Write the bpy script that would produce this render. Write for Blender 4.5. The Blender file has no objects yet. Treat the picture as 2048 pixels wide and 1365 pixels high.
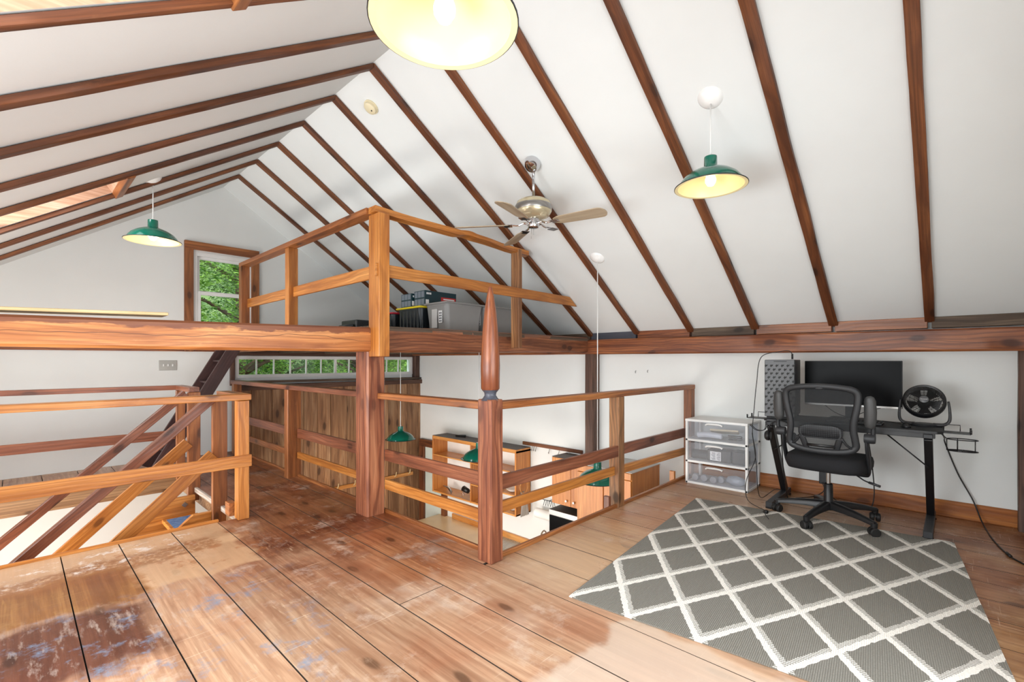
import bpy, bmesh, math, random
from mathutils import Vector, Matrix, noise as mnoise
random.seed(7)
C = bpy.context.scene.collection
PI = math.pi
def rad(a): return math.radians(a)

# ------------------------------------------------------------------ camera, world, light, exposure
CAMH = 1.18
cam = bpy.data.cameras.new('camera'); camo = bpy.data.objects.new('camera', cam); C.objects.link(camo)
cam.sensor_fit = 'HORIZONTAL'; cam.sensor_width = 36.0
cam.lens = 36.0 * 940.0 / 2048.0
cam.shift_y = (723 - 682.5) / 2048.0
cam.clip_start = 0.02; cam.clip_end = 200
camo.location = (0, 0, CAMH)
YAW = math.atan2(940.0, 995.0)                      # forward direction, counter-clockwise from +X
camo.rotation_euler = (PI/2, 0, YAW - PI/2)
bpy.context.scene.camera = camo

vs = bpy.context.scene.view_settings
vs.view_transform = 'Standard'; vs.look = 'None'; vs.exposure = -0.28; vs.gamma = 1.0; vs.use_curve_mapping = False

world = bpy.data.worlds.new('sky'); bpy.context.scene.world = world; world.use_nodes = True
wn = world.node_tree; wn.nodes.clear()
wo = wn.nodes.new('ShaderNodeOutputWorld'); wb = wn.nodes.new('ShaderNodeBackground')
wb.inputs[0].default_value = (0.86, 0.93, 1.0, 1); wb.inputs[1].default_value = 4.5
wn.links.new(wb.outputs[0], wo.inputs[0])

def area(name, loc, aim, sx, sy, power, col=(1, 1, 1), spread=180):
    l = bpy.data.lights.new(name, 'AREA'); l.shape = 'RECTANGLE'; l.size = sx; l.size_y = sy
    l.energy = power; l.color = col; l.spread = rad(spread)
    o = bpy.data.objects.new(name, l); C.objects.link(o); o.location = loc
    d = Vector(aim) - Vector(loc); o.rotation_euler = d.to_track_quat('-Z', 'Y').to_euler()
    return o
# fill light added in made-up, unseen windows of the near gable and left walls
area('added_fill_near', (1.35, -0.32, 1.0), (1.6, 5, 0.6), 2.2, 1.4, 54, (0.94, 0.975, 1.0))
area('added_fill_left', (-1.08, 1.6, 0.9), (4, 1.3, 0.8), 1.9, 1.1, 104, (0.94, 0.975, 1.0))
area('added_fill_left_far', (-1.08, 4.6, 0.9), (4, 4.8, 1.4), 2.6, 1.1, 50, (0.94, 0.975, 1.0))
area('added_fill_stair', (-1.06, 5.0, -1.2), (1.6, 5.6, -1.0), 1.6, 1.2, 210, (1.0, 0.97, 0.90))  # added fill for the stair bottom; no window stands here
area('added_fill_kitchen', (2.3, 4.3, -1.0), (4.8, 4.3, -0.9), 2.6, 1.2, 58, (1.0, 0.97, 0.93))  # fill light added for the kitchen below, without a window behind it
for yy, pw in ((1.685, 24), (4.76, 26)):                 # sky light standing in the two skylight shafts, just under the glass
    area('daylight_skylight', (-0.115-0.12, yy, 2.163+0.17), (-0.115+0.6, yy, 2.163-0.76), 0.5, 1.2, pw, (0.93, 0.97, 1.0))

# ------------------------------------------------------------------ materials
def lin(c):
    return tuple(((v/255.0)/12.92 if v/255.0 <= 0.04045 else ((v/255.0+0.055)/1.055)**2.4) for v in c) + (1.0,)
class NT:
    def __init__(s, name):
        s.m = bpy.data.materials.new(name); s.m.use_nodes = True
        s.t = s.m.node_tree; s.t.nodes.clear()
        s.out = s.n('ShaderNodeOutputMaterial'); s.b = s.n('ShaderNodeBsdfPrincipled')
        s.l(s.b.outputs[0], s.out.inputs[0])
    def n(s, typ, **kw):
        nd = s.t.nodes.new(typ)
        for k, v in kw.items(): setattr(nd, k, v)
        return nd
    def l(s, a, b): s.t.links.new(a, b)
    def put(s, sock, v):
        if hasattr(v, 'links') or hasattr(v, 'is_linked'): s.l(v, sock)
        else: sock.default_value = v
    def math(s, op, a, b=0.0, c=None):
        nd = s.n('ShaderNodeMath', operation=op); s.put(nd.inputs[0], a); s.put(nd.inputs[1], b)
        if c is not None: s.put(nd.inputs[2], c)
        return nd.outputs[0]
    def vmath(s, op, a, b):
        nd = s.n('ShaderNodeVectorMath', operation=op); s.put(nd.inputs[0], a); s.put(nd.inputs[1], b); return nd.outputs[0]
    def noise(s, vec, scale, detail=3, rough=0.5, dist=0.0):
        nd = s.n('ShaderNodeTexNoise'); s.l(vec, nd.inputs['Vector']); nd.inputs['Scale'].default_value = scale
        nd.inputs['Detail'].default_value = detail; nd.inputs['Roughness'].default_value = rough; nd.inputs['Distortion'].default_value = dist
        return nd.outputs[0]
    def mapr(s, v, a, b, c=0.0, d=1.0, smooth=False):
        nd = s.n('ShaderNodeMapRange', interpolation_type='SMOOTHSTEP' if smooth else 'LINEAR'); s.put(nd.inputs[0], v)
        for i, q in enumerate((a, b, c, d)): s.put(nd.inputs[i+1], q)
        return nd.outputs[0]
    def ramp(s, v, stops):
        nd = s.n('ShaderNodeValToRGB'); s.l(v, nd.inputs[0]); e = nd.color_ramp.elements
        while len(e) < len(stops): e.new(0.5)
        for i, (p, c) in enumerate(stops): e[i].position = p; e[i].color = c
        return nd.outputs[0]
    def mix(s, f, a, b, typ='MIX'):
        nd = s.n('ShaderNodeMix', data_type='RGBA', blend_type=typ); s.put(nd.inputs[0], f); s.put(nd.inputs[6], a); s.put(nd.inputs[7], b)
        return nd.outputs[2]
    def bump(s, h, strength, dist=0.002):
        nd = s.n('ShaderNodeBump'); s.l(h, nd.inputs['Height']); nd.inputs['Strength'].default_value = strength
        nd.inputs['Distance'].default_value = dist; s.l(nd.outputs[0], s.b.inputs['Normal'])
    def set(s, **kw):
        for k, v in kw.items(): s.put(s.b.inputs[k.replace('_', ' ')], v)
    def obco(s):
        return s.n('ShaderNodeTexCoord').outputs['Object']

def plain(name, col, rough=0.5, metal=0.0, bump=0.0, bscale=200, **kw):
    t = NT(name); t.set(Base_Color=lin(col), Roughness=rough, Metallic=metal, **kw)
    v = t.obco(); nn = t.noise(v, bscale, 2)
    c = t.mix(t.mapr(t.noise(v, 3.0, 3), 0.3, 0.7), lin(tuple(x*0.96 for x in col)), lin(tuple(min(255, x*1.03) for x in col)))
    t.l(c, t.b.inputs['Base Color'])
    if bump: t.bump(nn, bump, 0.001)
    return t.m

def wood_nodes(t, v, cols, axis=0, knots=1.0, ring=0.5, scale=1.0, flat=False):
    """grain runs along `axis`; returns colour and height sockets"""
    def mp(al, ac):
        sc = [ac*scale]*3; sc[axis] = al*scale
        return t.vmath('MULTIPLY', v, tuple(sc))
    dark, base, light = [lin(c) for c in cols]
    k0, k1 = (0.11, 0.05) if flat else (0.13, 0.06)
    warp = t.n('ShaderNodeTexNoise'); t.l(mp(1.0, 3.0), warp.inputs['Vector']); warp.inputs['Scale'].default_value = 1.0; warp.inputs['Detail'].default_value = 2
    wv = t.vmath('SCALE', warp.outputs['Color'], (0, 0, 0)); wv.node.inputs['Scale'].default_value = 0.9
    g1 = t.noise(t.vmath('ADD', mp(0.5, 7.0), wv), 2.0, 4, 0.55, 0.3)
    wave = t.n('ShaderNodeTexWave', wave_type='RINGS', rings_direction='X' if axis == 0 else ('Y' if axis == 1 else 'Z'))
    t.l(t.vmath('ADD', mp(0.22, 5.0), wv), wave.inputs['Vector']); wave.inputs['Scale'].default_value = 2.2
    wave.inputs['Distortion'].default_value = 2.5; wave.inputs['Detail'].default_value = 2.0; wave.inputs['Detail Scale'].default_value = 1.2
    fine = t.noise(mp(2.5, 120.0), 1.0, 3, 0.7)
    col = t.ramp(g1, [(0.28, dark), (0.48, base), (0.72, light)])
    rf = t.mapr(wave.outputs['Fac'], 0.45, 0.05, 0.0, min(1.0, ring*1.35))
    col = t.mix(rf, col, t.mix(0.65, col, dark))
    col = t.mix(t.mapr(fine, 0.36, 0.62, 0.5, 0.0), col, dark)
    h = t.math('ADD', t.math('MULTIPLY', fine, 0.5), t.math('MULTIPLY', wave.outputs['Fac'], 0.5))
    if knots:
        vo = t.n('ShaderNodeTexVoronoi', feature='F1'); 
        ks = t.n('ShaderNodeSeparateXYZ'); t.l(t.vmath('ADD', mp(2.0, 5.0), t.vmath('MULTIPLY', wv, (0.35, 0.35, 0.35))), ks.inputs[0])
        al_, c1_, c2_ = ks.outputs[axis], ks.outputs[(axis+1) % 3], ks.outputs[(axis+2) % 3]
        if flat: c1_ = ks.outputs[0]; c2_ = 0.0
        kc = t.n('ShaderNodeCombineXYZ'); t.l(al_, kc.inputs[0]); t.put(kc.inputs[1], t.math('ADD', c1_, t.math('MULTIPLY', c2_, 0.8)))
        vo.voronoi_dimensions = '2D'; t.l(kc.outputs[0], vo.inputs['Vector']); vo.inputs['Scale'].default_value = 1.0
        sel = t.math('GREATER_THAN', t.n('ShaderNodeSeparateColor').outputs[0], 0.42 if flat else 0.5)
        sep = sel.node.inputs[0].links[0].from_node; t.l(vo.outputs['Color'], sep.inputs[0])
        k = t.mapr(vo.outputs['Distance'], k0, k1, 0.0, 0.92*knots, True)
        halo = t.mapr(vo.outputs['Distance'], k0*2.6, k0, 0.0, 0.45*knots, True)
        kk = t.math('MULTIPLY', k, sel); hh = t.math('MULTIPLY', halo, sel)
        col = t.mix(hh, col, dark)
        kd = tuple(x*0.45 for x in dark[:3]) + (1,)
        col = t.mix(kk, col, kd)
    streak = t.noise(mp(0.7, 34.0), 1.0, 4, 0.65)
    col = t.mix(t.mapr(streak, 0.47, 0.33, 0.0, 0.55), col, dark); col = t.mix(t.mapr(streak, 0.60, 0.72, 0.0, 0.4), col, light)
    wear = t.noise(mp(5.0, 14.0), 1.3, 5, 0.75)
    col = t.mix(t.mapr(wear, 0.60, 0.75, 0.0, 0.35), col, light); col = t.mix(t.mapr(wear, 0.40, 0.27, 0.0, 0.35), col, dark)
    tone = t.noise(t.vmath('ADD', v, (5.3, 1.7, 9.1)), 1.6, 2)
    col = t.mix(t.mapr(tone, 0.35, 0.7, 0.0, 0.4), col, t.mix(0.5, col, dark))
    return col, h

def wood(name, cols, axis=0, rough=0.45, knots=1.0, ring=0.5, scale=1.0, attr=False, var=0.25, bump=0.35, edge=None):
    t = NT(name)
    v = t.obco()
    if attr:
        a = t.n('ShaderNodeAttribute', attribute_name='rnd'); rnd = a.outputs['Fac']
    else:
        rnd = t.n('ShaderNodeObjectInfo').outputs['Random']
    off = t.n('ShaderNodeCombineXYZ')
    for i, k in enumerate((37.0, 23.0, 51.0)): t.l(t.math('MULTIPLY', rnd, k), off.inputs[i])
    v2 = t.vmath('ADD', v, off.outputs[0])
    col, h = wood_nodes(t, v2, cols, axis, knots, ring, scale)
    hs = t.n('ShaderNodeHueSaturation'); t.l(col, hs.inputs['Color'])
    t.l(t.mapr(t.math('FRACT', t.math('MULTIPLY', rnd, 7.13)), 0, 1, 1-var, 1+var*0.6), hs.inputs['Value'])
    col = hs.outputs[0]
    if edge:                                             # old dark surface left along the upper arris, and a drying crack
        sp = t.n('ShaderNodeSeparateXYZ'); t.l(v, sp.inputs[0]); nz = t.noise(t.vmath('MULTIPLY', v, (2.5, 9, 9)), 1.5, 4, 0.7)
        zz = t.math('ADD', sp.outputs[2], t.mapr(nz, 0.3, 0.7, -0.022, 0.022))
        col = t.mix(t.mapr(zz, edge[0], edge[0]+0.012, 0.0, 0.85, True), col, lin(edge[1]))
        cr = t.noise(t.vmath('MULTIPLY', v, (1.6, 0.2, 0.2)), 1.0, 3)
        cd = t.math('ABSOLUTE', t.math('SUBTRACT', sp.outputs[2], t.mapr(cr, 0.3, 0.7, -0.03, 0.03)))
        col = t.mix(t.mapr(cd, 0.003, 0.0008, 0.0, 0.75), col, lin((70, 34, 22)))
    t.l(col, t.b.inputs['Base Color'])
    t.set(Roughness=rough); t.bump(h, bump, 0.0015)
    return t.m

M = {}
M['pine']   = wood('honey_pine', [(146, 84, 34), (200, 128, 56), (226, 160, 88)], rough=0.36, var=0.10)
M['pine_brown'] = wood('brown_stained_pine', [(108, 60, 30), (164, 98, 50), (194, 128, 74)], rough=0.38, var=0.12)
M['rail_red'] = wood('reddish_stained_rail', [(88, 48, 32), (138, 80, 54), (166, 106, 76)], rough=0.34, var=0.12)
M['rafter'] = wood('dark_rafter', [(74, 38, 18), (122, 68, 34), (150, 94, 54)], rough=0.55, var=0.18, ring=0.4)
M['plate']  = wood('wall_plate', [(96, 48, 26), (152, 88, 48), (184, 114, 64)], rough=0.42, var=0.0, ring=0.7, edge=(0.2, (60, 30, 20)))
M['grey_old'] = wood('weathered_grey_wood', [(66, 52, 42), (104, 86, 70), (132, 114, 94)], rough=0.7, var=0.1)
M['tie']    = wood('tie_beam_orange', [(140, 78, 38), (208, 134, 72), (232, 168, 106)], rough=0.42, var=0.0, ring=0.45, edge=(0.040, (110, 58, 36)))
TIE_EDGE = True
M['tie_dark'] = wood('tie_beam_right', [(94, 52, 34), (154, 94, 60), (190, 130, 90)], rough=0.42, var=0.0, ring=0.7, edge=(0.062, (124, 84, 66)))
M['post']   = wood('main_post_wood', [(92, 44, 28), (158, 94, 62), (196, 134, 96)], rough=0.46, var=0.05, ring=0.9, knots=0.6)
M['post_dark'] = wood('dark_post_wood', [(64, 42, 32), (100, 70, 56), (124, 92, 74)], rough=0.6, var=0.08)
M['ladder'] = wood('dark_ladder_wood', [(44, 26, 26), (66, 40, 38), (88, 58, 54)], rough=0.5, var=0.08)
M['finial'] = wood('turned_finial_wood', [(98, 48, 28), (146, 82, 46), (172, 106, 64)], axis=2, rough=0.35, var=0.0, ring=0.7, knots=0)
M['blueblack'] = plain('blue_black_paint', (70, 72, 82), 0.4)
M['oldboard'] = wood('old_wall_boards', [(112, 76, 52), (178, 132, 92), (212, 174, 134)], axis=2, rough=0.6, attr=True, var=0.30, scale=0.8, ring=0.35)
M['cab']    = wood('cabinet_wood', [(176, 112, 52), (214, 150, 82), (232, 178, 112)], rough=0.35, var=0.05, knots=0.2, ring=0.3)
M['cab_v']  = wood('cabinet_wood_upright', [(170, 100, 40), (206, 134, 64), (222, 156, 86)], axis=2, rough=0.35, var=0.06, knots=0.2, ring=0.35)
M['base']   = wood('baseboard_wood', [(124, 66, 22), (166, 98, 38), (188, 120, 52)], axis=1, rough=0.36, var=0.05)
M['pale']   = wood('pale_spruce', [(196, 168, 120), (224, 200, 152), (238, 220, 180)], rough=0.5, var=0.05)
M['reveal'] = wood('skylight_reveal_wood', [(176, 132, 104), (208, 168, 140), (222, 190, 166)], rough=0.5, var=0.05)
M['wood_white'] = wood('worn_whitened_wood', [(130, 110, 95), (176, 162, 148), (205, 196, 186)], rough=0.6, var=0.05)

def wall_mat(name, col):
    t = NT(name); v = t.obco()
    n1 = t.noise(v, 1.1, 4, 0.6); n2 = t.noise(v, 60, 3)
    c = t.mix(t.mapr(n1, 0.3, 0.7), lin(tuple(x*0.975 for x in col)), lin(col))
    vo = t.n('ShaderNodeTexVoronoi'); t.l(v, vo.inputs['Vector']); vo.inputs['Scale'].default_value = 0.9
    sc = t.mapr(vo.outputs['Distance'], 0.016, 0.008, 0.0, 0.35)
    c = t.mix(sc, c, lin((130, 124, 116)))
    t.l(c, t.b.inputs['Base Color']); t.set(Roughness=0.85); t.bump(t.math('ADD', n2, t.noise(v, 7, 2)), 0.12, 0.003)
    return t.m
M['wall'] = wall_mat('painted_plaster', (230, 232, 230))
M['ceil'] = wall_mat('ceiling_plaster', (229, 232, 231))
M['white'] = plain('white_paint', (232, 232, 230), 0.45)
M['white_gloss'] = plain('white_gloss', (240, 240, 238), 0.15)
M['plate_grey'] = plain('brushed_steel_plate', (176, 174, 168), 0.4, 0.4)
M['green'] = plain('green_enamel', (10, 104, 84), 0.16, Coat_Weight=0.4)
M['chrome'] = plain('chrome', (205, 205, 208), 0.12, 1.0)
M['steel'] = plain('satin_steel', (170, 168, 165), 0.3, 1.0)
M['black'] = plain('black_plastic', (20, 20, 22), 0.42, bump=0.1, bscale=400)
M['dgrey'] = plain('dark_grey_plastic', (40, 41, 44), 0.5, bump=0.1, bscale=400)
M['chairgrey'] = plain('chair_frame_grey', (30, 31, 34), 0.5)
M['pad'] = plain('arm_pad_leather', (60, 60, 60), 0.42, bump=0.2, bscale=250)
M['fabric'] = plain('black_seat_fabric', (16, 16, 20), 0.85, bump=0.5, bscale=500)
M['rubber'] = plain('black_rubber', (18, 18, 18), 0.6)
M['cable'] = plain('black_cable', (20, 18, 18), 0.5)
M['screen'] = plain('monitor_screen', (3, 3, 4), 0.3, **{'Specular_IOR_Level': 0.06})
M['beige'] = plain('aged_beige_plastic', (222, 210, 176), 0.4)
M['grey_bin'] = plain('grey_tote_plastic', (140, 138, 136), 0.4)
M['black_bin'] = plain('black_tote_plastic', (24, 30, 34), 0.4)
M['yellow'] = plain('yellow_lid', (226, 200, 30), 0.4)
M['red'] = plain('red_lid', (170, 24, 44), 0.4)
M['boxgreen'] = plain('box_dark_green', (16, 50, 58), 0.4)
M['boxred'] = plain('box_red', (196, 44, 40), 0.4)
M['boxgrey'] = plain('box_grey_print', (108, 116, 126), 0.45)
M['paper'] = plain('paper_label', (232, 232, 232), 0.6)
M['ink'] = plain('printed_ink', (60, 62, 70), 0.6)
M['cream'] = plain('cream_laminate', (232, 208, 168), 0.3)
M['towel'] = plain('white_towel', (236, 234, 230), 0.9, bump=0.6, bscale=150)
M['blade'] = wood('fan_blade_tan', [(150, 132, 108), (178, 160, 134), (192, 176, 150)], rough=0.35, var=0.0, knots=0)
M['fanbody'] = plain('fan_brass_beige', (205, 192, 160), 0.25, 0.45)
M['door_pale'] = plain('pale_green_door', (206, 216, 208), 0.5)
M['cabtop'] = plain('dark_dusty_top', (92, 84, 80), 0.6)
M['outleaf'] = None

def metal_blade():
    pass
# shade inside: white enamel
M['enamel'] = plain('white_enamel', (238, 222, 168), 0.3)
t = NT('bulb_glow'); t.set(Base_Color=(1, 0.95, 0.8, 1), Emission_Color=(1.0, 0.86, 0.6, 1), Emission_Strength=4.0); M['bulb'] = t.m
t = NT('blue_tread'); v = t.obco()
t.l(t.mix(t.mapr(t.noise(v, 30, 3), 0.3, 0.7), lin((62, 88, 130)), lin((104, 132, 172))), t.b.inputs['Base Color']); t.set(Roughness=0.8); M['bluetread'] = t.m

# window glass: thin, mostly transparent
t = NT('window_glass'); gl = t.n('ShaderNodeBsdfGlossy'); gl.inputs['Roughness'].default_value = 0.02
tr = t.n('ShaderNodeBsdfTransparent'); tr.inputs[0].default_value = (0.95, 0.97, 0.96, 1)
ms = t.n('ShaderNodeMixShader'); fr = t.n('ShaderNodeFresnel'); fr.inputs[0].default_value = 1.4
t.l(fr.outputs[0], ms.inputs[0]); t.l(tr.outputs[0], ms.inputs[1]); t.l(gl.outputs[0], ms.inputs[2]); t.l(ms.outputs[0], t.out.inputs[0]); M['glass'] = t.m
# translucent drawer plastic
t = NT('frosted_drawer'); t.set(Base_Color=lin((236, 238, 242)), Roughness=0.35)
tr = t.n('ShaderNodeBsdfTransparent'); tr.inputs[0].default_value = (0.92, 0.93, 0.96, 1); ms = t.n('ShaderNodeMixShader'); ms.inputs[0].default_value = 0.20
t.l(tr.outputs[0], ms.inputs[1]); t.l(t.b.outputs[0], ms.inputs[2]); t.l(ms.outputs[0], t.out.inputs[0]); M['frost'] = t.m
# chair mesh
t = NT('chair_mesh'); t.set(Base_Color=lin((40, 42, 44)), Roughness=0.8)
v = t.obco(); w1 = t.n('ShaderNodeTexWave', bands_direction='Y'); w2 = t.n('ShaderNodeTexWave', bands_direction='Z')
for w in (w1, w2): t.l(v, w.inputs['Vector']); w.inputs['Scale'].default_value = 190
hol = t.math('MULTIPLY', w1.outputs['Fac'], w2.outputs['Fac'])
tr = t.n('ShaderNodeBsdfTransparent'); ms = t.n('ShaderNodeMixShader'); t.l(t.mapr(hol, 0.1, 0.45, 0.92, 0.25), ms.inputs[0])
t.l(tr.outputs[0], ms.inputs[1]); t.l(t.b.outputs[0], ms.inputs[2]); t.l(ms.outputs[0], t.out.inputs[0]); M['mesh'] = t.m

def floor_material():
    t = NT('worn_pine_floor'); P = t.obco()
    a = t.n('ShaderNodeAttribute', attribute_name='rnd'); rnd = a.outputs['Fac']
    off = t.n('ShaderNodeCombineXYZ')
    for i, k in enumerate((37.0, 23.0, 51.0)): t.l(t.math('MULTIPLY', rnd, k), off.inputs[i])
    col, h = wood_nodes(t, t.vmath('ADD', P, off.outputs[0]), [(144, 104, 78), (190, 152, 122), (212, 180, 150)], axis=1, knots=1.0, ring=0.42, scale=0.8, flat=True)
    hs = t.n('ShaderNodeHueSaturation'); t.l(col, hs.inputs['Color']); t.l(t.mapr(t.math('FRACT', t.math('MULTIPLY', rnd, 5.7)), 0, 1, 0.9, 1.1), hs.inputs['Value']); col = hs.outputs[0]
    wn_ = t.n('ShaderNodeTexNoise'); t.l(P, wn_.inputs['Vector']); wn_.inputs['Scale'].default_value = 5.5; wn_.inputs['Detail'].default_value = 5
    wob = t.vmath('SCALE', t.vmath('SUBTRACT', wn_.outputs['Color'], (0.5, 0.5, 0.5)), (0, 0, 0)); wob.node.inputs['Scale'].default_value = 0.22
    Q = t.vmath('ADD', P, wob)
    sp = t.n('ShaderNodeSeparateXYZ'); t.l(Q, sp.inputs[0]); X, Y = sp.outputs[0], sp.outputs[1]
    sp2 = t.n('ShaderNodeSeparateXYZ'); t.l(P, sp2.inputs[0]); X0 = sp2.outputs[0]
    patch = t.noise(P, 2.3, 4, 0.6); fine = t.noise(t.vmath('MULTIPLY', P, (60, 9, 1)), 1.0, 3)
    speck = t.noise(P, 26, 4, 0.7)
    def box(x0, x1, y0, y1, s=0.04, hx=None):
        xx = X0 if hx else X
        r = t.math('MULTIPLY', t.mapr(xx, x0-s, x0+s, 0, 1, True), t.mapr(xx, x1-s, x1+s, 1, 0, True))
        r2 = t.math('MULTIPLY', t.mapr(Y, y0-s, y0+s, 0, 1, True), t.mapr(Y, y1-s, y1+s, 1, 0, True))
        return t.math('MULTIPLY', r, r2)
    def zone(col, mask, c, k, keep=0.5):
        return t.mix(t.math('MULTIPLY', mask, k), col, t.mix(keep, lin(c), t.mix(1.0, col, lin(c), 'MULTIPLY')))
    def over(col, mask, c, k): return t.mix(t.math('MULTIPLY', mask, k), col, lin(c))
    def tint(col, mask, c): return t.mix(mask, col, t.mix(1.0, col, lin(c), 'MULTIPLY'))
    # dark, still varnished run of the hall and round the posts
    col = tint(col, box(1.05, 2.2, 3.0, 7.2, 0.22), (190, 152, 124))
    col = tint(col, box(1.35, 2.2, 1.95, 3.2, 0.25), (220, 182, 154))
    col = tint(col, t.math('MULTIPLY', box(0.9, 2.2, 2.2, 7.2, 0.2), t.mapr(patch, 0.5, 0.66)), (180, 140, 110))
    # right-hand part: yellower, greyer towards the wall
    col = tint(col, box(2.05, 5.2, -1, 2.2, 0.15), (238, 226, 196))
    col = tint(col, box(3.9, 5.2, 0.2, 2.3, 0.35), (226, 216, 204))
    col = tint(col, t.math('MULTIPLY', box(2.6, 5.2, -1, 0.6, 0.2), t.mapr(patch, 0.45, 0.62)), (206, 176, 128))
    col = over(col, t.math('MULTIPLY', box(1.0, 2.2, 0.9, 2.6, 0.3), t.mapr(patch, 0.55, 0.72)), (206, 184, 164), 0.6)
    col = over(col, t.math('MULTIPLY', t.mapr(fine, 0.60, 0.72), t.mapr(patch, 0.42, 0.6)), (222, 196, 164), 0.45)
    scr = t.noise(t.vmath('MULTIPLY', P, (26, 90, 1)), 1.0, 2, 0.5)
    scr2 = t.noise(t.vmath('MULTIPLY', P, (3, 110, 1)), 1.0, 1, 0.5)
    col = over(col, t.math('MULTIPLY', t.mapr(scr2, 0.70, 0.74), t.mapr(patch, 0.40, 0.55)), (224, 206, 184), 0.55)
    col = over(col, box(2.0, 4.6, 0.4, 2.3, 0.3), (216, 182, 150), 0.40)  # paler tone painted in where the railing side gets too little light
    col = over(col, t.mapr(scr, 0.72, 0.78), (92, 58, 44), 0.5)
    col = tint(col, t.mapr(t.noise(t.vmath('ADD', P, (4.2, 1.4, 0)), 1.1, 4, 0.6), 0.45, 0.62), (240, 216, 206))
    col = over(col, t.mapr(t.noise(t.vmath('ADD', P, (9.2, 4.4, 0)), 4.2, 6, 0.7), 0.58, 0.72), (150, 98, 72), 0.5)
    col = over(col, t.mapr(t.noise(t.vmath('MULTIPLY', P, (9, 4, 1)), 1.7, 6, 0.75), 0.66, 0.74), (116, 70, 58), 0.5)
    col = over(col, t.mapr(t.noise(t.vmath('ADD', P, (2.2, 7.4, 0)), 3.4, 6, 0.75), 0.56, 0.70), (212, 194, 178), 0.5)
    # bleached strip by the stair opening, brown band, dark walnut patch
    col = over(col, box(-1.3, 1.02, 3.45, 4.1, 0.03), (202, 166, 128), 0.65)
    col = over(col, box(0.45, 1.02, 3.03, 3.6, 0.03), (208, 170, 132), 0.65)
    col = tint(col, box(-1.3, 0.46, 3.0, 3.5, 0.03), (206, 176, 122))
    col = over(col, t.math('MULTIPLY', box(-1.3, 0.9, 3.42, 3.66, 0.03), t.mapr(speck, 0.36, 0.52)), (140, 88, 46), 0.8)
    col = over(col, t.math('MULTIPLY', box(-1.3, 0.8, 3.5, 3.86, 0.05), t.mapr(t.noise(t.vmath('ADD', P, (1.3, 8.8, 0)), 9, 6, 0.75), 0.53, 0.62)), (226, 216, 206), 0.75)
    col = over(col, t.math('MULTIPLY', box(0.3, 1.5, 3.1, 4.0, 0.1), t.mapr(t.noise(t.vmath('ADD', P, (6.3, 3.8, 0)), 7, 5, 0.7), 0.57, 0.64)), (158, 98, 56), 0.65)
    col = tint(col, box(-1.3, 0.44, 2.35, 2.97, 0.06), (140, 106, 98))
    # worn whitish scuffs and blue paint traces
    col = over(col, t.math('MULTIPLY', box(-1.3, 0.7, 2.4, 3.0, 0.12), t.mapr(t.noise(t.vmath('MULTIPLY', P, (14, 3, 1)), 1.5, 5, 0.7), 0.54, 0.7)), (196, 180, 168), 0.6)
    blue = t.mapr(t.noise(t.vmath('ADD', P, (3.1, 0.2, 0)), 6.5, 6, 0.75), 0.54, 0.68)
    col = over(col, t.math('MULTIPLY', box(-0.1, 1.0, 1.7, 3.0, 0.2), blue), (112, 138, 164), 0.75)
    # sanded pale area by the rug
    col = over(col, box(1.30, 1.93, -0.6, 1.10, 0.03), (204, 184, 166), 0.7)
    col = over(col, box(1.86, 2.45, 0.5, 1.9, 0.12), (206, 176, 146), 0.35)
    col = over(col, t.math('MULTIPLY', box(3.6, 5.2, -1, 0.9, 0.2), t.mapr(speck, 0.62, 0.7)), (214, 206, 196), 0.6)
    t.l(col, t.b.inputs['Base Color'])
    t.l(t.mapr(patch, 0.3, 0.7, 0.26, 0.5), t.b.inputs['Roughness'])
    t.bump(t.math('ADD', h, t.math('MULTIPLY', patch, 0.6)), 0.3, 0.002)
    return t.m
M['floor'] = floor_material()

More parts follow.
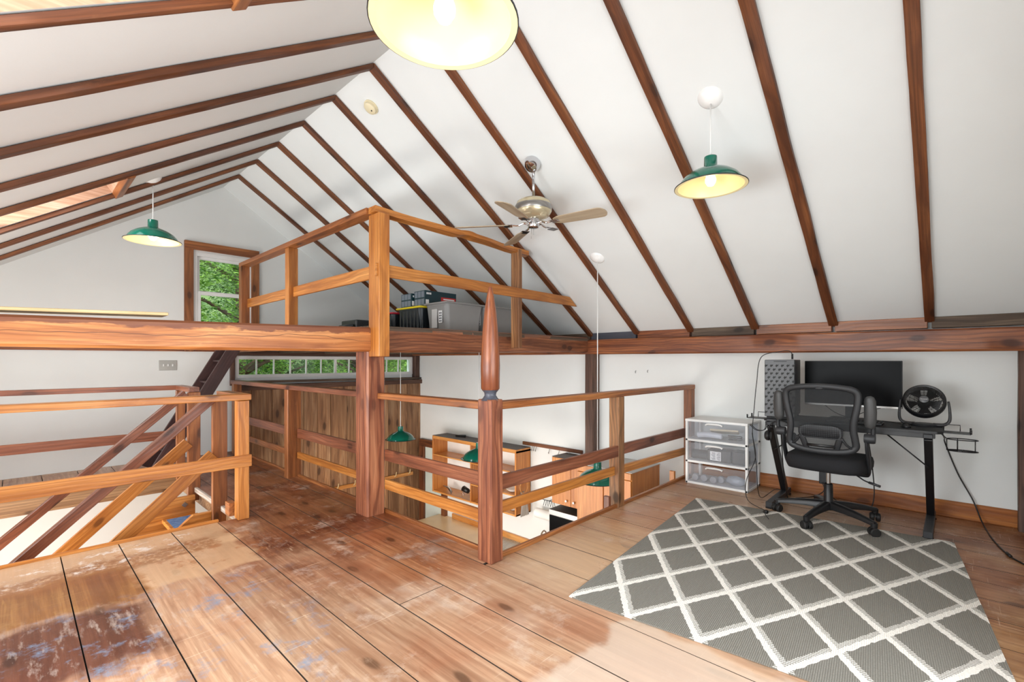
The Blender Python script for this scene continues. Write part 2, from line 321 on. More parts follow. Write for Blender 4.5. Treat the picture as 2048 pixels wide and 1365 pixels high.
def rug_material():
    t = NT('trellis_rug'); P = t.obco(); sp = t.n('ShaderNodeSeparateXYZ'); t.l(P, sp.inputs[0]); X, Y = sp.outputs[0], sp.outputs[1]
    wob = t.mapr(t.noise(P, 38, 2), 0.3, 0.7, -0.014, 0.014)
    u = t.math('MULTIPLY', X, 1/0.53); w = t.math('MULTIPLY', Y, -1/0.312)
    def line(e, wd):
        f = t.math('FRACT', t.math('ADD', t.math('ADD', e, 100.5), wob)); return t.math('LESS_THAN', t.math('ABSOLUTE', t.math('SUBTRACT', f, 0.5)), wd)
    a = t.math('ADD', u, w); b = t.math('SUBTRACT', u, w)
    l1 = line(a, 0.05); l2 = line(b, 0.05)
    # knitted fringe along the lower side of every line
    comb = t.n('ShaderNodeTexWave', bands_direction='X'); t.l(P, comb.inputs['Vector']); comb.inputs['Scale'].default_value = 26
    f1 = line(t.math('SUBTRACT', a, 0.085), 0.045); f2 = line(t.math('SUBTRACT', b, 0.085), 0.045)
    fr = t.math('MULTIPLY', t.math('MAXIMUM', f1, f2), t.math('GREATER_THAN', comb.outputs['Fac'], 0.5))
    mk = t.math('MAXIMUM', t.math('MAXIMUM', l1, l2), fr)
    rib = t.n('ShaderNodeTexWave', bands_direction='Y'); t.l(P, rib.inputs['Vector']); rib.inputs['Scale'].default_value = 42; rib.inputs['Distortion'].default_value = 1.5; rib.inputs['Detail Scale'].default_value = 8
    sp_ = t.noise(P, 140, 2)
    g = t.mix(t.math('MULTIPLY', t.mapr(rib.outputs['Fac'], 0.2, 0.8), 0.6), lin((118, 115, 107)), lin((152, 148, 139)))
    g = t.mix(t.mapr(sp_, 0.35, 0.7, 0.35, 0.0), g, lin((98, 95, 88)))
    g = t.mix(t.mapr(t.noise(P, 2.5, 3), 0.35, 0.7, 0.0, 0.22), g, lin((122, 116, 104)))
    wcol = t.mix(t.mapr(sp_, 0.3, 0.7), lin((222, 216, 206)), lin((244, 240, 232)))
    t.l(t.mix(mk, g, wcol), t.b.inputs['Base Color']); t.set(Roughness=0.95)
    h = t.math('ADD', t.math('MULTIPLY', mk, 1.2), t.math('ADD', rib.outputs['Fac'], sp_)); t.bump(h, 0.6, 0.003)
    return t.m
M['rug'] = rug_material()

# ------------------------------------------------------------------ geometry helpers
def finish(me, smooth=False):
    if smooth:
        for p in me.polygons: p.use_smooth = True
    return me
def link(name, me, mats, parent=None, loc=(0, 0, 0), rot=None, smooth=False, auto=None):
    if not isinstance(mats, (list, tuple)): mats = [mats]
    for m in mats: me.materials.append(m)
    finish(me, smooth or auto is not None)
    if auto is not None:
        me.set_sharp_from_angle(angle=rad(auto))
    o = bpy.data.objects.new(name, me); C.objects.link(o)
    L = Vector(loc)
    if parent is not None: o.parent = parent
    o.location = L
    if rot is not None: o.rotation_euler = rot
    return o
def BM(): return bmesh.new()
def me_of(bm, name='m', calc=True):
    if calc: bmesh.ops.recalc_face_normals(bm, faces=bm.faces)
    me = bpy.data.meshes.new(name); bm.to_mesh(me); bm.free(); return me
def box_bm(bm, x0, x1, y0, y1, z0, z1, bevel=0.0, seg=1, mat=0, M4=None):
    ps = [Vector(p) for p in ((x0, y0, z0), (x1, y0, z0), (x1, y1, z0), (x0, y1, z0), (x0, y0, z1), (x1, y0, z1), (x1, y1, z1), (x0, y1, z1))]
    if M4 is not None: ps = [M4 @ p for p in ps]
    v = [bm.verts.new(p) for p in ps]
    fs = [bm.faces.new([v[i] for i in f]) for f in ((3, 2, 1, 0), (4, 5, 6, 7), (0, 1, 5, 4), (1, 2, 6, 5), (2, 3, 7, 6), (3, 0, 4, 7))]
    for f in fs: f.material_index = mat
    if bevel:
        es = list({e for f in fs for e in f.edges})
        r = bmesh.ops.bevel(bm, geom=es, offset=bevel, segments=seg, affect='EDGES', profile=0.5)
        for f in r['faces']: f.material_index = mat
    return v
def box(name, x0, x1, y0, y1, z0, z1, mat, parent=None, bevel=0.0, seg=1, origin=None, auto=None, base=(0, 0, 0)):
    """world-aligned box whose object origin sits at its centre (base = parent's location)"""
    c = Vector(((x0+x1)/2, (y0+y1)/2, (z0+z1)/2)) if origin is None else Vector(origin)
    bm = BM(); box_bm(bm, x0-c.x, x1-c.x, y0-c.y, y1-c.y, z0-c.z, z1-c.z, bevel, seg)
    return link(name, me_of(bm, name), mat, parent, c-Vector(base), auto=auto)
def frame_for(a, b, up=(0, 0, 1)):
    x = (Vector(b)-Vector(a)).normalized(); u = Vector(up)
    if abs(x.dot(u)) > 0.98: u = Vector((0, 1, 0)) if abs(x.z) > 0.9 else Vector((0, 0, 1))
    y = u.cross(x).normalized(); z = x.cross(y).normalized()
    return Matrix((x, y, z)).transposed()
def board(name, a, b, w, h, mat, parent=None, base=(0, 0, 0), up=(0, 0, 1), bevel=0.003, rough=0.0, cut0=0.0, cut1=0.0, seed=0, h1=None, segs=None):
    """timber from a to b; w across, h along `up`; local X is the grain. rough>0 = hand-hewn. cut0/cut1 slant the ends"""
    a, b = Vector(a), Vector(b); L = (b-a).length; R = frame_for(a, b, up); n = segs or (max(1, int(L/0.09)) if rough else 1)
    h1 = h if h1 is None else h1
    bm = BM(); rings = []
    for i in range(n+1):
        t_ = i/n; x = -L/2+L*t_; hh = h+(h1-h)*t_; ring = []
        ws = 0.5; pts = [(-w*ws, -hh/2), (w*ws, -hh/2), (w*ws, hh/2), (-w*ws, hh/2)]
        if rough: # chamfer corners a little more, irregular
            c = min(w, hh)*0.08
            pts = [(-w/2+c, -hh/2), (w/2-c, -hh/2), (w/2, -hh/2+c), (w/2, hh/2-c), (w/2-c, hh/2), (-w/2+c, hh/2), (-w/2, hh/2-c), (-w/2, -hh/2+c)]
        for j, (y, z) in enumerate(pts):
            dx = 0
            if i == 0: dx = cut0*(z/hh)*1.0
            if i == n: dx = cut1*(z/hh)*1.0
            p = Vector((x+dx, y, z))
            if rough:
                q = Vector((x*1.7+seed*9.1, y*3+seed, z*3+j*0.6)); d = mnoise.noise(q); e = mnoise.noise(q*4.0)
                s = 1+rough*(d*0.7+e*0.35)
                p = Vector((p.x, p.y*s+rough*0.02*d, p.z*(1+rough*(mnoise.noise(q+Vector((7, 3, 1)))*0.7+e*0.3))))
            ring.append(bm.verts.new(p))
        rings.append(ring)
    k = len(rings[0])
    for i in range(n):
        for j in range(k):
            bm.faces.new((rings[i][j], rings[i][(j+1) % k], rings[i+1][(j+1) % k], rings[i+1][j]))
    bm.faces.new(list(reversed(rings[0]))); bm.faces.new(rings[-1])
    if not rough and bevel: bmesh.ops.bevel(bm, geom=list(bm.edges), offset=bevel, segments=1, affect='EDGES')
    o = link(name, me_of(bm, name), mat, parent, auto=35 if rough else None)
    o.matrix_basis = Matrix.Translation((a+b)/2-Vector(base)) @ R.to_4x4()
    return o
def lathe_bm(bm, prof, seg=32, M4=None, mat=0, cap=False):
    rings = []
    for r, z in prof:
        if r < 1e-5:
            p = Vector((0, 0, z)); rings.append([bm.verts.new(M4 @ p if M4 else p)])
        else:
            rg = []
            for i in range(seg):
                a = 2*PI*i/seg; p = Vector((r*math.cos(a), r*math.sin(a), z)); rg.append(bm.verts.new(M4 @ p if M4 else p))
            rings.append(rg)
    for A, B in zip(rings, rings[1:]):
        if len(A) == 1 and len(B) == 1: continue
        for i in range(seg):
            j = (i+1) % seg
            if len(A) == 1: f = bm.faces.new((A[0], B[i], B[j]))
            elif len(B) == 1: f = bm.faces.new((A[i], A[j], B[0]))
            else: f = bm.faces.new((A[i], A[j], B[j], B[i]))
            f.material_index = mat
    if cap:
        for rg in (rings[0], rings[-1]):
            if len(rg) > 1: bm.faces.new(rg).material_index = mat
def lathe(name, prof, mat, parent=None, loc=(0, 0, 0), rot=None, seg=32, auto=40, cap=False):
    bm = BM(); lathe_bm(bm, prof, seg, cap=cap); return link(name, me_of(bm, name), mat, parent, loc, rot, auto=auto)
def catmull(pts, n=8, closed=False):
    P = [Vector(p) for p in pts]; out = []; m = len(P)
    rng = range(m if closed else m-1)
    for i in rng:
        p0 = P[(i-1) % m] if closed or i > 0 else P[0]; p1 = P[i]; p2 = P[(i+1) % m]; p3 = P[(i+2) % m] if closed or i+2 < m else P[-1]
        for k in range(n):
            t_ = k/n
            out.append(0.5*((2*p1)+(-p0+p2)*t_+(2*p0-5*p1+4*p2-p3)*t_*t_+(-p0+3*p1-3*p2+p3)*t_**3))
    if not closed: out.append(P[-1])
    return out
def tube_bm(bm, pts, r, k=8, closed=False, mat=0, flat=None, upv=None, caps=True):
    """r may be a number or list; flat=(a,b) gives an elliptical section scaled by r"""
    P = [Vector(p) for p in pts]; n = len(P)
    rr = r if isinstance(r, (list, tuple)) else [r]*n
    T = []
    for i in range(n):
        if closed: d = P[(i+1) % n]-P[i-1]
        else: d = P[min(i+1, n-1)]-P[max(i-1, 0)]
        T.append(d.normalized() if d.length > 1e-9 else Vector((0, 0, 1)))
    nrm = Vector(upv) if upv else (Vector((0, 0, 1)) if abs(T[0].z) < 0.9 else Vector((1, 0, 0)))
    rings = []
    for i in range(n):
        if upv: nrm = Vector(upv)
        nn = nrm-T[i]*nrm.dot(T[i])
        if nn.length < 1e-6: nn = T[i].orthogonal()
        nrm = nn.normalized(); bi = T[i].cross(nrm)
        fa, fb = flat if flat else (1, 1)
        rings.append([bm.verts.new(P[i]+nrm*math.cos(2*PI*j/k)*rr[i]*fa+bi*math.sin(2*PI*j/k)*rr[i]*fb) for j in range(k)])
    m = n if closed else n-1
    for i in range(m):
        A = rings[i]; B = rings[(i+1) % n]
        for j in range(k): bm.faces.new((A[j], A[(j+1) % k], B[(j+1) % k], B[j])).material_index = mat
    if not closed and caps:
        bm.faces.new(list(reversed(rings[0]))).material_index = mat; bm.faces.new(rings[-1]).material_index = mat
def tube(name, pts, r, mat, parent=None, k=8, closed=False, smooth_n=0, loc=(0, 0, 0), flat=None, upv=None):
    if smooth_n: pts = catmull(pts, smooth_n, closed)
    bm = BM(); tube_bm(bm, pts, r, k, closed, flat=flat, upv=upv); return link(name, me_of(bm, name), mat, parent, loc, smooth=k > 4)
def prism(name, poly, axis, d0, d1, mat, parent=None, loc=(0, 0, 0), bevel=0.0, rot=None):
    """extrude a 2-D polygon along axis ('x','y','z')"""
    bm = BM()
    def P(u, v, d): return {'x': (d, u, v), 'y': (u, d, v), 'z': (u, v, d)}[axis]
    A = [bm.verts.new(P(u, v, d0)) for u, v in poly]; B = [bm.verts.new(P(u, v, d1)) for u, v in poly]; n = len(poly)
    bm.faces.new(list(reversed(A))); bm.faces.new(B)
    for i in range(n): bm.faces.new((A[i], A[(i+1) % n], B[(i+1) % n], B[i]))
    if bevel: bmesh.ops.bevel(bm, geom=list(bm.edges), offset=bevel, segments=2, affect='EDGES')
    return link(name, me_of(bm, name), mat, parent, loc, rot, auto=40 if bevel else None)
def tag(o, label=None, cat=None, group=None, kind=None):
    if label: o['label'] = label
    if cat: o['category'] = cat
    if group: o['group'] = group
    if kind: o['kind'] = kind
    return o
def empty(name, loc, label, cat, group=None, rz=0.0):
    o = bpy.data.objects.new(name, None); C.objects.link(o); o.location = loc; o.rotation_euler = (0, 0, rz); o.empty_display_size = 0.1
    return tag(o, label, cat, group)
def struct(o): o['kind'] = 'structure'; return o
def copy_tree(o, parent=None):
    c = o.copy(); C.objects.link(c); c.parent = parent
    for ch in [q for q in bpy.data.objects if q.parent == o]: copy_tree(ch, c)
    return c
def copy_tree(o, parent=None):
    kids = list(o.children); c = o.copy(); C.objects.link(c); c.parent = parent
    for ch in kids: copy_tree(ch, c)
    return c

# ------------------------------------------------------------------ dimensions of the place
XR, XL, YF, YN = 4.87, -1.15, 6.90, -0.38
RX, RZ, KL, KR = 1.86, 3.437, 0.667, 0.652                   # ridge x, ceiling height there, roof slope
def cz(x): return RZ-(KR if x > RX else KL)*abs(x-RX)
NZ = -2.30                                      # lower storey floor
FEET = [3.222+0.615*k for k in range(-5, 6)]

# ------------------------------------------------------------------ floor (planks run along Y)
def planks(name, cells, z1, th, mat, gap=0.0055):
    bm = BM(); lay = bm.loops.layers.float_color.new('rnd'); 
    for (x0, x1, y0, y1) in cells:
        r = random.random(); n0 = len(bm.faces); bm.faces.ensure_lookup_table()
        before = set(bm.faces)
        box_bm(bm, x0+gap/2, x1-gap/2, y0+gap/2, y1-gap/2, z1-th, z1+random.uniform(-0.0008, 0.0008), 0.0)
        for f in set(bm.faces)-before:
            f.material_index = 0 if abs(f.normal.z) > 0.5 or f.calc_center_median().z > z1-0.002 else 1
            for lp in f.loops: lp[lay] = (r, r, r, 1)
    return me_of(bm, name)
cells = []
near = [(-1.15, -0.93), (-0.93, -0.66), (-0.66, -0.36), (-0.36, -0.08), (-0.08, 0.19), (0.19, 0.46), (0.46, 0.74), (0.74, 1.02)]
for a, b in near:
    cells += [(a, b, YN, 3.93), (a, b, 5.87, YF)]
cells += [(1.02, 1.28, YN, 3.93), (1.17, 1.28, 3.93, 5.87), (1.02, 1.28, 5.87, YF)]
cells += [(1.28, 1.55, YN, 1.96), (1.28, 1.55, 1.96, YF), (1.55, 1.87, YN, 2.97), (1.55, 1.87, 2.97, YF), (1.87, 1.985, 2.0, YF)]
rs = [1.87, 2.12, 2.42, 2.79, 3.07, 3.31, 3.55, 3.80, 4.07, 4.36, 4.65, XR]
for i, (a, b) in enumerate(zip(rs, rs[1:])): cells.append((a, b, YN, 1.985))
M['gapdirt'] = plain('dirt_in_floor_gaps', (74, 60, 50), 0.9)
struct(link('floor', planks('floor', cells, 0.0, 0.03, M['floor']), [M['floor'], M['gapdirt']]))
M['joist'] = wood('floor_edge_timber', [(110, 76, 48), (160, 120, 82), (186, 148, 108)], rough=0.6, var=0.1)
bm = BM()
for c in ((XL, XR, YN, 1.97), (XL, 1.97, 1.97, 3.915), (1.19, 1.97, 3.915, YF), (XL, 1.19, 5.89, YF)): box_bm(bm, c[0], c[1], c[2], c[3], -0.16, -0.032)
for f in bm.faces:
    if f.calc_center_median().z > -0.04: f.material_index = 1
struct(link('floor', me_of(bm), [M['joist'], M['gapdirt']]))
bm = BM(); box_bm(bm, XL-0.1, XR+0.1, YN-0.1, YF+0.1, NZ-0.1, NZ)
M['lowfloor'] = wood('lower_floor_boards', [(150, 110, 76), (186, 148, 108), (205, 170, 132)], axis=1, rough=0.5)
struct(link('floor', me_of(bm), M['lowfloor']))
# trims round the openings
struct(board('trim_1', (XL, 3.942, -0.012), (1.03, 3.942, -0.012), 0.022, 0.06, M['pine'], bevel=0.004))
struct(board('trim_2', (1.998, 2.0, 0.0), (1.998, YF, 0.0), 0.026, 0.05, M['pine_brown'], bevel=0.004))
struct(board('trim_3', (2.0, 1.998, 0.0), (XR, 1.998, 0.0), 0.026, 0.05, M['pine_brown'], bevel=0.004))
struct(board('trim_4', (1.165, 3.96, -0.02), (1.165, 5.86, -0.02), 0.026, 0.045, M['wood_white'], bevel=0.004))
struct(board('trim_5', (XL, 5.86, -0.06), (1.17, 5.86, -0.06), 0.03, 0.12, M['joist'], bevel=0.004))

# ------------------------------------------------------------------ walls
def poly_wall(name, verts, faces, mat, thick=None):
    bm = BM(); V = [bm.verts.new(v) for v in verts]
    for f in faces: bm.faces.new([V[i] for i in f])
    return struct(link(name, me_of(bm, name, False), mat))
def slab_wall(name, boxes, mat):
    bm = BM()
    for b in boxes: box_bm(bm, *b)
    return struct(link(name, me_of(bm, name), mat))
slab_wall('wall_right', [(XR, XR+0.1, YN-0.1, YF+0.1, NZ, 1.56)], M['wall'])
slab_wall('wall_left', [(XL-0.1, XL, YN-0.1, 0.55, NZ, 1.56), (XL-0.1, XL, 2.65, 3.2, NZ, 1.56), (XL-0.1, XL, 6.0, YF+0.1, NZ, 1.56), (XL-0.1, XL, 0.55, 2.65, NZ, 0.3), (XL-0.1, XL, 0.55, 2.65, 1.48, 1.56), (XL-0.1, XL, 3.2, 6.0, NZ, 0.3), (XL-0.1, XL, 3.2, 6.0, 1.48, 1.56)], M['wall'])
# far gable wall, with two window openings
W1 = (1.52, 2.19, 1.42, 2.55)          # gable window: x0,x1,z0,z1
W2 = (2.0, 4.74, 0.975, 1.235)         # strip window
def gable(name, y0, y1, holes, mat, zlo):
    bm = BM(); xs = sorted({XL, XR, RX} | {h[0] for h in holes} | {h[1] for h in holes}); zs = sorted({zlo, 1.5} | {h[2] for h in holes} | {h[3] for h in holes} | {1.5})
    zs = [z for z in zs]
    top = max(zs)
    for xa, xb in zip(xs, xs[1:]):
        for za, zb in zip(zs, zs[1:]):
            if any(h[0] <= xa+1e-6 and xb-1e-6 <= h[1] and h[2] <= za+1e-6 and zb-1e-6 <= h[3] for h in holes): continue
            zc = lambda x, z: min(z, cz(x)+0.02)
            P = [(xa, zc(xa, za)), (xb, zc(xb, za)), (xb, zc(xb, zb)), (xa, zc(xa, zb))]
            A = [bm.verts.new((x, y0, z)) for x, z in P]; B = [bm.verts.new((x, y1, z)) for x, z in P]
            bm.faces.new(A); bm.faces.new(list(reversed(B)))
            for i in range(4): 
                try: bm.faces.new((A[i], B[i], B[(i+1) % 4], A[(i+1) % 4]))
                except ValueError: pass
        P = [(xa, min(top, cz(xa)+0.02)), (xb, min(top, cz(xb)+0.02)), (xb, cz(xb)+0.02), (xa, cz(xa)+0.02)]
        A = [bm.verts.new((x, y0, z)) for x, z in P]; B = [bm.verts.new((x, y1, z)) for x, z in P]
        bm.faces.new(A); bm.faces.new(list(reversed(B)))
    bmesh.ops.remove_doubles(bm, verts=bm.verts, dist=1e-5)
    return struct(link(name, me_of(bm, name), mat))
gable('wall_far', YF, YF+0.12, [W1, W2], M['wall'], NZ)
gable('wall_near', YN-0.12, YN, [(0.2, 2.5, 0.25, 1.85)], M['wall'], NZ)
# old board cladding below the strip window (kitchen side) with a ledge on top
cl = []; x = 1.99; bm = BM(); lay = bm.loops.layers.float_color.new('rnd')
while x < XR-0.02:
    w = random.choice((0.17, 0.2, 0.23, 0.26)); x1 = min(x+w, XR); r = random.random(); before = set(bm.faces)
    box_bm(bm, x+0.003, x1-0.003, 6.80+random.uniform(0, 0.006), 6.885, NZ, 0.80)
    for f in set(bm.faces)-before:
        for lp in f.loops: lp[lay] = (r, r, r, 1)
    x = x1
struct(link('wall_boards', me_of(bm), M['oldboard']))
struct(board('trim_6', (1.99, 6.80, 0.83), (XR, 6.80, 0.83), 0.10, 0.07, M['post_dark'], rough=0.12, seed=3))
struct(board('trim_7', (1.99, 6.84, 0.905), (XR, 6.84, 0.885), 0.13, 0.03, M['grey_old'], rough=0.3, seed=5))
struct(board('trim_8', (XL, YF-0.012, 1.335), (1.85, YF-0.012, 1.345), 0.03, 0.085, M['plate'], bevel=0.003))

# windows
def sash(name, x0, x1, z0, z1, y, fw, mat, parent, base=(0, 0, 0), d=0.035):
    bm = BM()
    for b in ((x0, x0+fw, z0, z1), (x1-fw, x1, z0, z1), (x0+fw, x1-fw, z0, z0+fw), (x0+fw, x1-fw, z1-fw, z1)):
        box_bm(bm, b[0], b[1], y-d/2, y+d/2, b[2], b[3], 0.002)
    return link(name, me_of(bm), mat, parent)
w1 = bpy.data.objects.new('window_1', None); C.objects.link(w1); w1['kind'] = 'structure'
sash('window_frame', 1.52, 2.19, 1.42, 2.55, YF+0.03, 0.05, M['white'], w1, d=0.07)
sash('upper_sash', 1.565, 2.145, 2.03, 2.505, YF+0.055, 0.04, M['white'], w1)
sash('lower_sash', 1.565, 2.145, 1.46, 2.06, YF+0.02, 0.045, M['white'], w1)
box('glass', 1.60, 2.11, YF+0.053, YF+0.056, 2.07, 2.47, M['glass'], w1)
box('glass', 1.60, 2.11, YF+0.019, YF+0.022, 1.50, 2.02, M['glass'], w1)
bm = BM()
for b in ((1.43, 1.525, 1.30, 2.665), (2.185, 2.28, 1.30, 2.665)): box_bm(bm, b[0], b[1], YF-0.035, YF, b[2], b[3], 0.003)
link('window_casing', me_of(bm), wood('window_casing_wood', [(104, 58, 28), (154, 94, 50), (182, 118, 68)], axis=2, rough=0.45, var=0), w1)
board('window_casing', (1.43, YF-0.018, 2.62), (2.28, YF-0.018, 2.62), 0.037, 0.10, M['pine_brown'], w1)
w2 = bpy.data.objects.new('window_2', None); C.objects.link(w2); w2['kind'] = 'structure'
sash('window_frame', 1.99, 4.76, 0.955, 1.25, YF+0.01, 0.045, M['white'], w2, d=0.06)
bm = BM()
for i in range(1, 12):
    xx = 2.035+i*(4.715-2.035)/12; wd = 0.007 if i != 6 else 0.016
    box_bm(bm, xx-wd, xx+wd, YF+0.0, YF+0.03, 1.0, 1.205)
link('glazing_bars', me_of(bm), M['white'], w2)
box('glass', 2.03, 4.72, YF+0.012, YF+0.015, 1.0, 1.205, M['glass'], w2)
struct(board('trim_9', (1.955, YF-0.02, 0.86), (1.955, YF-0.02, 1.30), 0.05, 0.06, M['post_dark']))
struct(board('trim_10', (1.93, YF-0.03, 1.285), (XR, YF-0.03, 1.285), 0.07, 0.06, M['post_dark']))
struct(board('trim_11', (4.815, 6.86, NZ), (4.815, 6.86, 1.27), 0.10, 0.10, M['post_dark'], rough=0.15, seed=8))
# near gable and left wall windows, unseen and added to carry fill light
for nm, bx in (('window_3', ((0.2, 2.5, YN-0.09, YN-0.03, 0.25, 1.85), 'y')), ('window_4', ((XL-0.09, XL-0.03, 0.55, 2.65, 0.3, 1.48), 'x')), ('window_7', ((XL-0.09, XL-0.03, 3.2, 6.0, 0.3, 1.48), 'x'))):
    (x0, x1, y0, y1, z0, z1), ax = bx
    w = bpy.data.objects.new(nm, None); C.objects.link(w); w['kind'] = 'structure'; f = 0.06; bm = BM()
    if ax == 'y':
        for a, b, c, d in ((x0, x0+f, z0, z1), (x1-f, x1, z0, z1), (x0, x1, z0, z0+f), (x0, x1, z1-f, z1), ((x0+x1)/2-f/2, (x0+x1)/2+f/2, z0, z1)): box_bm(bm, a, b, y0, y1, c, d)
        link('window_frame', me_of(bm), M['white'], w); box('glass', x0, x1, (y0+y1)/2, (y0+y1)/2+0.003, z0, z1, M['glass'], w)
    else:
        for a, b, c, d in ((y0, y0+f, z0, z1), (y1-f, y1, z0, z1), (y0, y1, z0, z0+f), (y0, y1, z1-f, z1), ((y0+y1)/2-f/2, (y0+y1)/2+f/2, z0, z1)): box_bm(bm, x0, x1, a, b, c, d)
        link('window_frame', me_of(bm), M['white'], w); box('glass', (x0+x1)/2, (x0+x1)/2+0.003, y0, y1, z0, z1, M['glass'], w)

# baseboards
bm = BM(); box_bm(bm, XR-0.02, XR, YN, 1.985, 0.0, 0.125, 0.004); struct(link('baseboard_right', me_of(bm), M['base']))
bm = BM(); box_bm(bm, XL, XR-0.02, YN, YN+0.02, 0.0, 0.125, 0.004); struct(link('baseboard_near', me_of(bm), M['pine']))

# ceiling with two skylight openings in the left slope
SKY = [(1.415, 1.984), (4.49, 5.03)]; SX0, SX1 = -0.85, 0.55
def ceil_mesh(off, name, mat):
    bm = BM()
    def q(xa, xb, ya, yb):
        z = lambda x: cz(x)+off
        bm.faces.new([bm.verts.new(p) for p in ((xa, ya, z(xa)), (xa, yb, z(xa)), (xb, yb, z(xb)), (xb, ya, z(xb)))])
    q(RX, XR+0.1, YN-0.1, YF+0.1); q(SX1, RX, YN-0.1, YF+0.1); q(XL-0.1, SX0, YN-0.1, YF+0.1)
    ys = [YN-0.1, SKY[0][0], SKY[0][1], SKY[1][0], SKY[1][1], YF+0.1]
    for i in (0, 2, 4): q(SX0, SX1, ys[i], ys[i+1])
    bmesh.ops.remove_doubles(bm, verts=bm.verts, dist=1e-5)
    return struct(link(name, me_of(bm, name, False), mat))
ceil_mesh(0.0, 'ceiling', M['ceil'])
for i, (ya, yb) in enumerate(SKY):
    w = bpy.data.objects.new('window_%d' % (5+i), None); C.objects.link(w); w['kind'] = 'structure'
    D = 0.26; nx, nz = -KL/math.hypot(1, KL), 1/math.hypot(1, KL)          # outward normal of the left slope
    def sl(x, d=0.0): return Vector((x+nx*d, 0, cz(x)+nz*d))
    bm = BM()
    def face(ps): bm.faces.new([bm.verts.new(p) for p in ps])
    def pt(x, y, d): v = sl(x, d); return (v.x, y, v.z)
    for y in (ya, yb):
        face([pt(SX0, y, 0), pt(SX1, y, 0), pt(SX1, y, D), pt(SX0, y, D)])
        y2 = y+(-0.03 if y == ya else 0.03)
    for x in (SX0, SX1): face([pt(x, ya, 0), pt(x, yb, 0), pt(x, yb, D), pt(x, ya, D)])
    link('skylight_reveal', me_of(bm, calc=False), M['reveal'], w)
    bm = BM(); face([pt(SX0, ya, D-0.02), pt(SX1, ya, D-0.02), pt(SX1, yb, D-0.02), pt(SX0, yb, D-0.02)]); link('glass', me_of(bm, calc=False), M['glass'], w)
    board('head_trim', pt(SX1+0.025, ya-0.04, -0.02), pt(SX1+0.025, yb+0.04, -0.02), 0.06, 0.05, M['pine_brown'], w, up=(nx, 0, nz))

# ------------------------------------------------------------------ rafters, plates, beams
RW, RH = 0.062, 0.030
ORD = ['first', 'second', 'third', 'fourth', 'fifth', 'sixth', 'seventh', 'eighth', 'ninth', 'tenth', 'eleventh']
for i, y in enumerate(FEET):
    xr = XR-0.06
    c = math.hypot(1, KR); d = RH/2*c+0.006
    a = (RX+0.0, y, cz(RX)-d); b = (xr, y, cz(xr)-d)
    r = board('rafter', b, a, RW*random.uniform(0.9, 1.1), RH, M['rafter'], rough=0.14, seed=i+1, up=(KR, 0, 1), cut1=KR*RH)
    tag(r, 'brown rafter on the right ceiling slope, %s from the right edge of the photo' % ORD[i], 'rafter', 'rafters of the right ceiling slope')
    if i >= 2:
        yl = y+0.012 if i == 3 else y
        l = board('rafter', (XL+0.02, yl, cz(XL+0.02)-d), (RX-0.001, yl, cz(RX)-d-0.001), 0.034 if i == 3 else RW*random.uniform(0.88, 1.05), RH, M['rafter'], rough=0.14, seed=i+31, up=(-KL, 0, 1), cut1=KL*RH)
        if i >= 3: tag(l, 'brown rafter on the left ceiling slope, %s from the top left corner' % ORD[i-3], 'rafter', 'rafters of the left ceiling slope')
        else: tag(l, 'dark brown rafter at the near side of the closest skylight, above the photo edge', 'rafter', 'rafters of the left ceiling slope')
tag(board('wall_plate', (XR-0.07, YN, 1.335), (XR-0.07, YF, 1.365), 0.16, 0.165, M['plate'], rough=0.05, seed=11, h1=0.18), 'long reddish brown timber plate lying along the top of the right wall above the desk', 'beam')
ys = [YN]+[f for f in FEET]+[YF]
pm = [M['grey_old'], M['pine_brown'], M['pine_brown'], M['grey_old'], M['plate'], M['blueblack'], M['grey_old'], M['grey_old'], M['grey_old'], M['grey_old'], M['grey_old'], M['grey_old']]
cols_ = ['dark weathered grey', 'light brown', 'light brown', 'weathered grey', 'dark reddish', 'almost black', 'grey', 'grey', 'grey', 'grey', 'grey', 'grey']
for i, (a, b) in enumerate(zip(ys, ys[1:])):
    if b-a < 0.2 : a = YN
    o = board('blocking_board', (XR-0.035, a+(0.012 if i else 0), 1.475), (XR-0.035, b-0.012, 1.475), 0.08, 0.085, pm[i], bevel=0.003)
    tag(o, '%s board on the wall plate between rafter feet, %s from the right edge' % (cols_[i], ORD[min(i, 10)] if i < 11 else 'furthest'), 'board', 'boards closing the gaps between rafter feet')
tag(board('wall_post', (XR-0.07, 3.20, NZ), (XR-0.07, 3.20, 1.27), 0.14, 0.12, M['post_dark'], rough=0.06, seed=14), 'dark brown upright timber on the right wall below the end of the tie beam', 'post')
tag(board('corner_post', (4.80, YN+0.03, 0.0), (4.82, YN+0.03, 1.262), 0.07, 0.07, M['post_dark'], rough=0.2, seed=15), 'rough dark brown timber in the wall corner at the right edge', 'post')
tag(board('main_post', (1.905, 3.32, 0.0), (1.905, 3.32, 1.252), 0.155, 0.182, M['post'], rough=0.03, seed=16), 'thick reddish brown square post carrying the tie beam, standing on the floor', 'post')
tag(board('tie_beam', (XL, 3.31, 1.312), (1.86, 3.31, 1.345), 0.20, 0.13, M['tie'], rough=0.06, seed=17, h1=0.185), 'long honey orange tie beam across the left of the photo, left of the thick post', 'beam')
tag(board('tie_beam', (1.862, 3.31, 1.35), (XR-0.15, 3.31, 1.378), 0.20, 0.205, M['tie_dark'], rough=0.06, seed=18, h1=0.18), 'reddish brown tie beam running right from the thick post to the wall plate', 'beam')
bm = BM(); box_bm(bm, XL+0.3, 0.60, 3.24, 3.40, 1.40, 1.42, 0.002)
o = board('pale_board', (-0.9, 3.33, 1.402), (0.60, 3.33, 1.448), 0.17, 0.017, M['pale']); tag(o, 'thin pale unfinished board lying on top of the left tie beam', 'board'); bm.free()

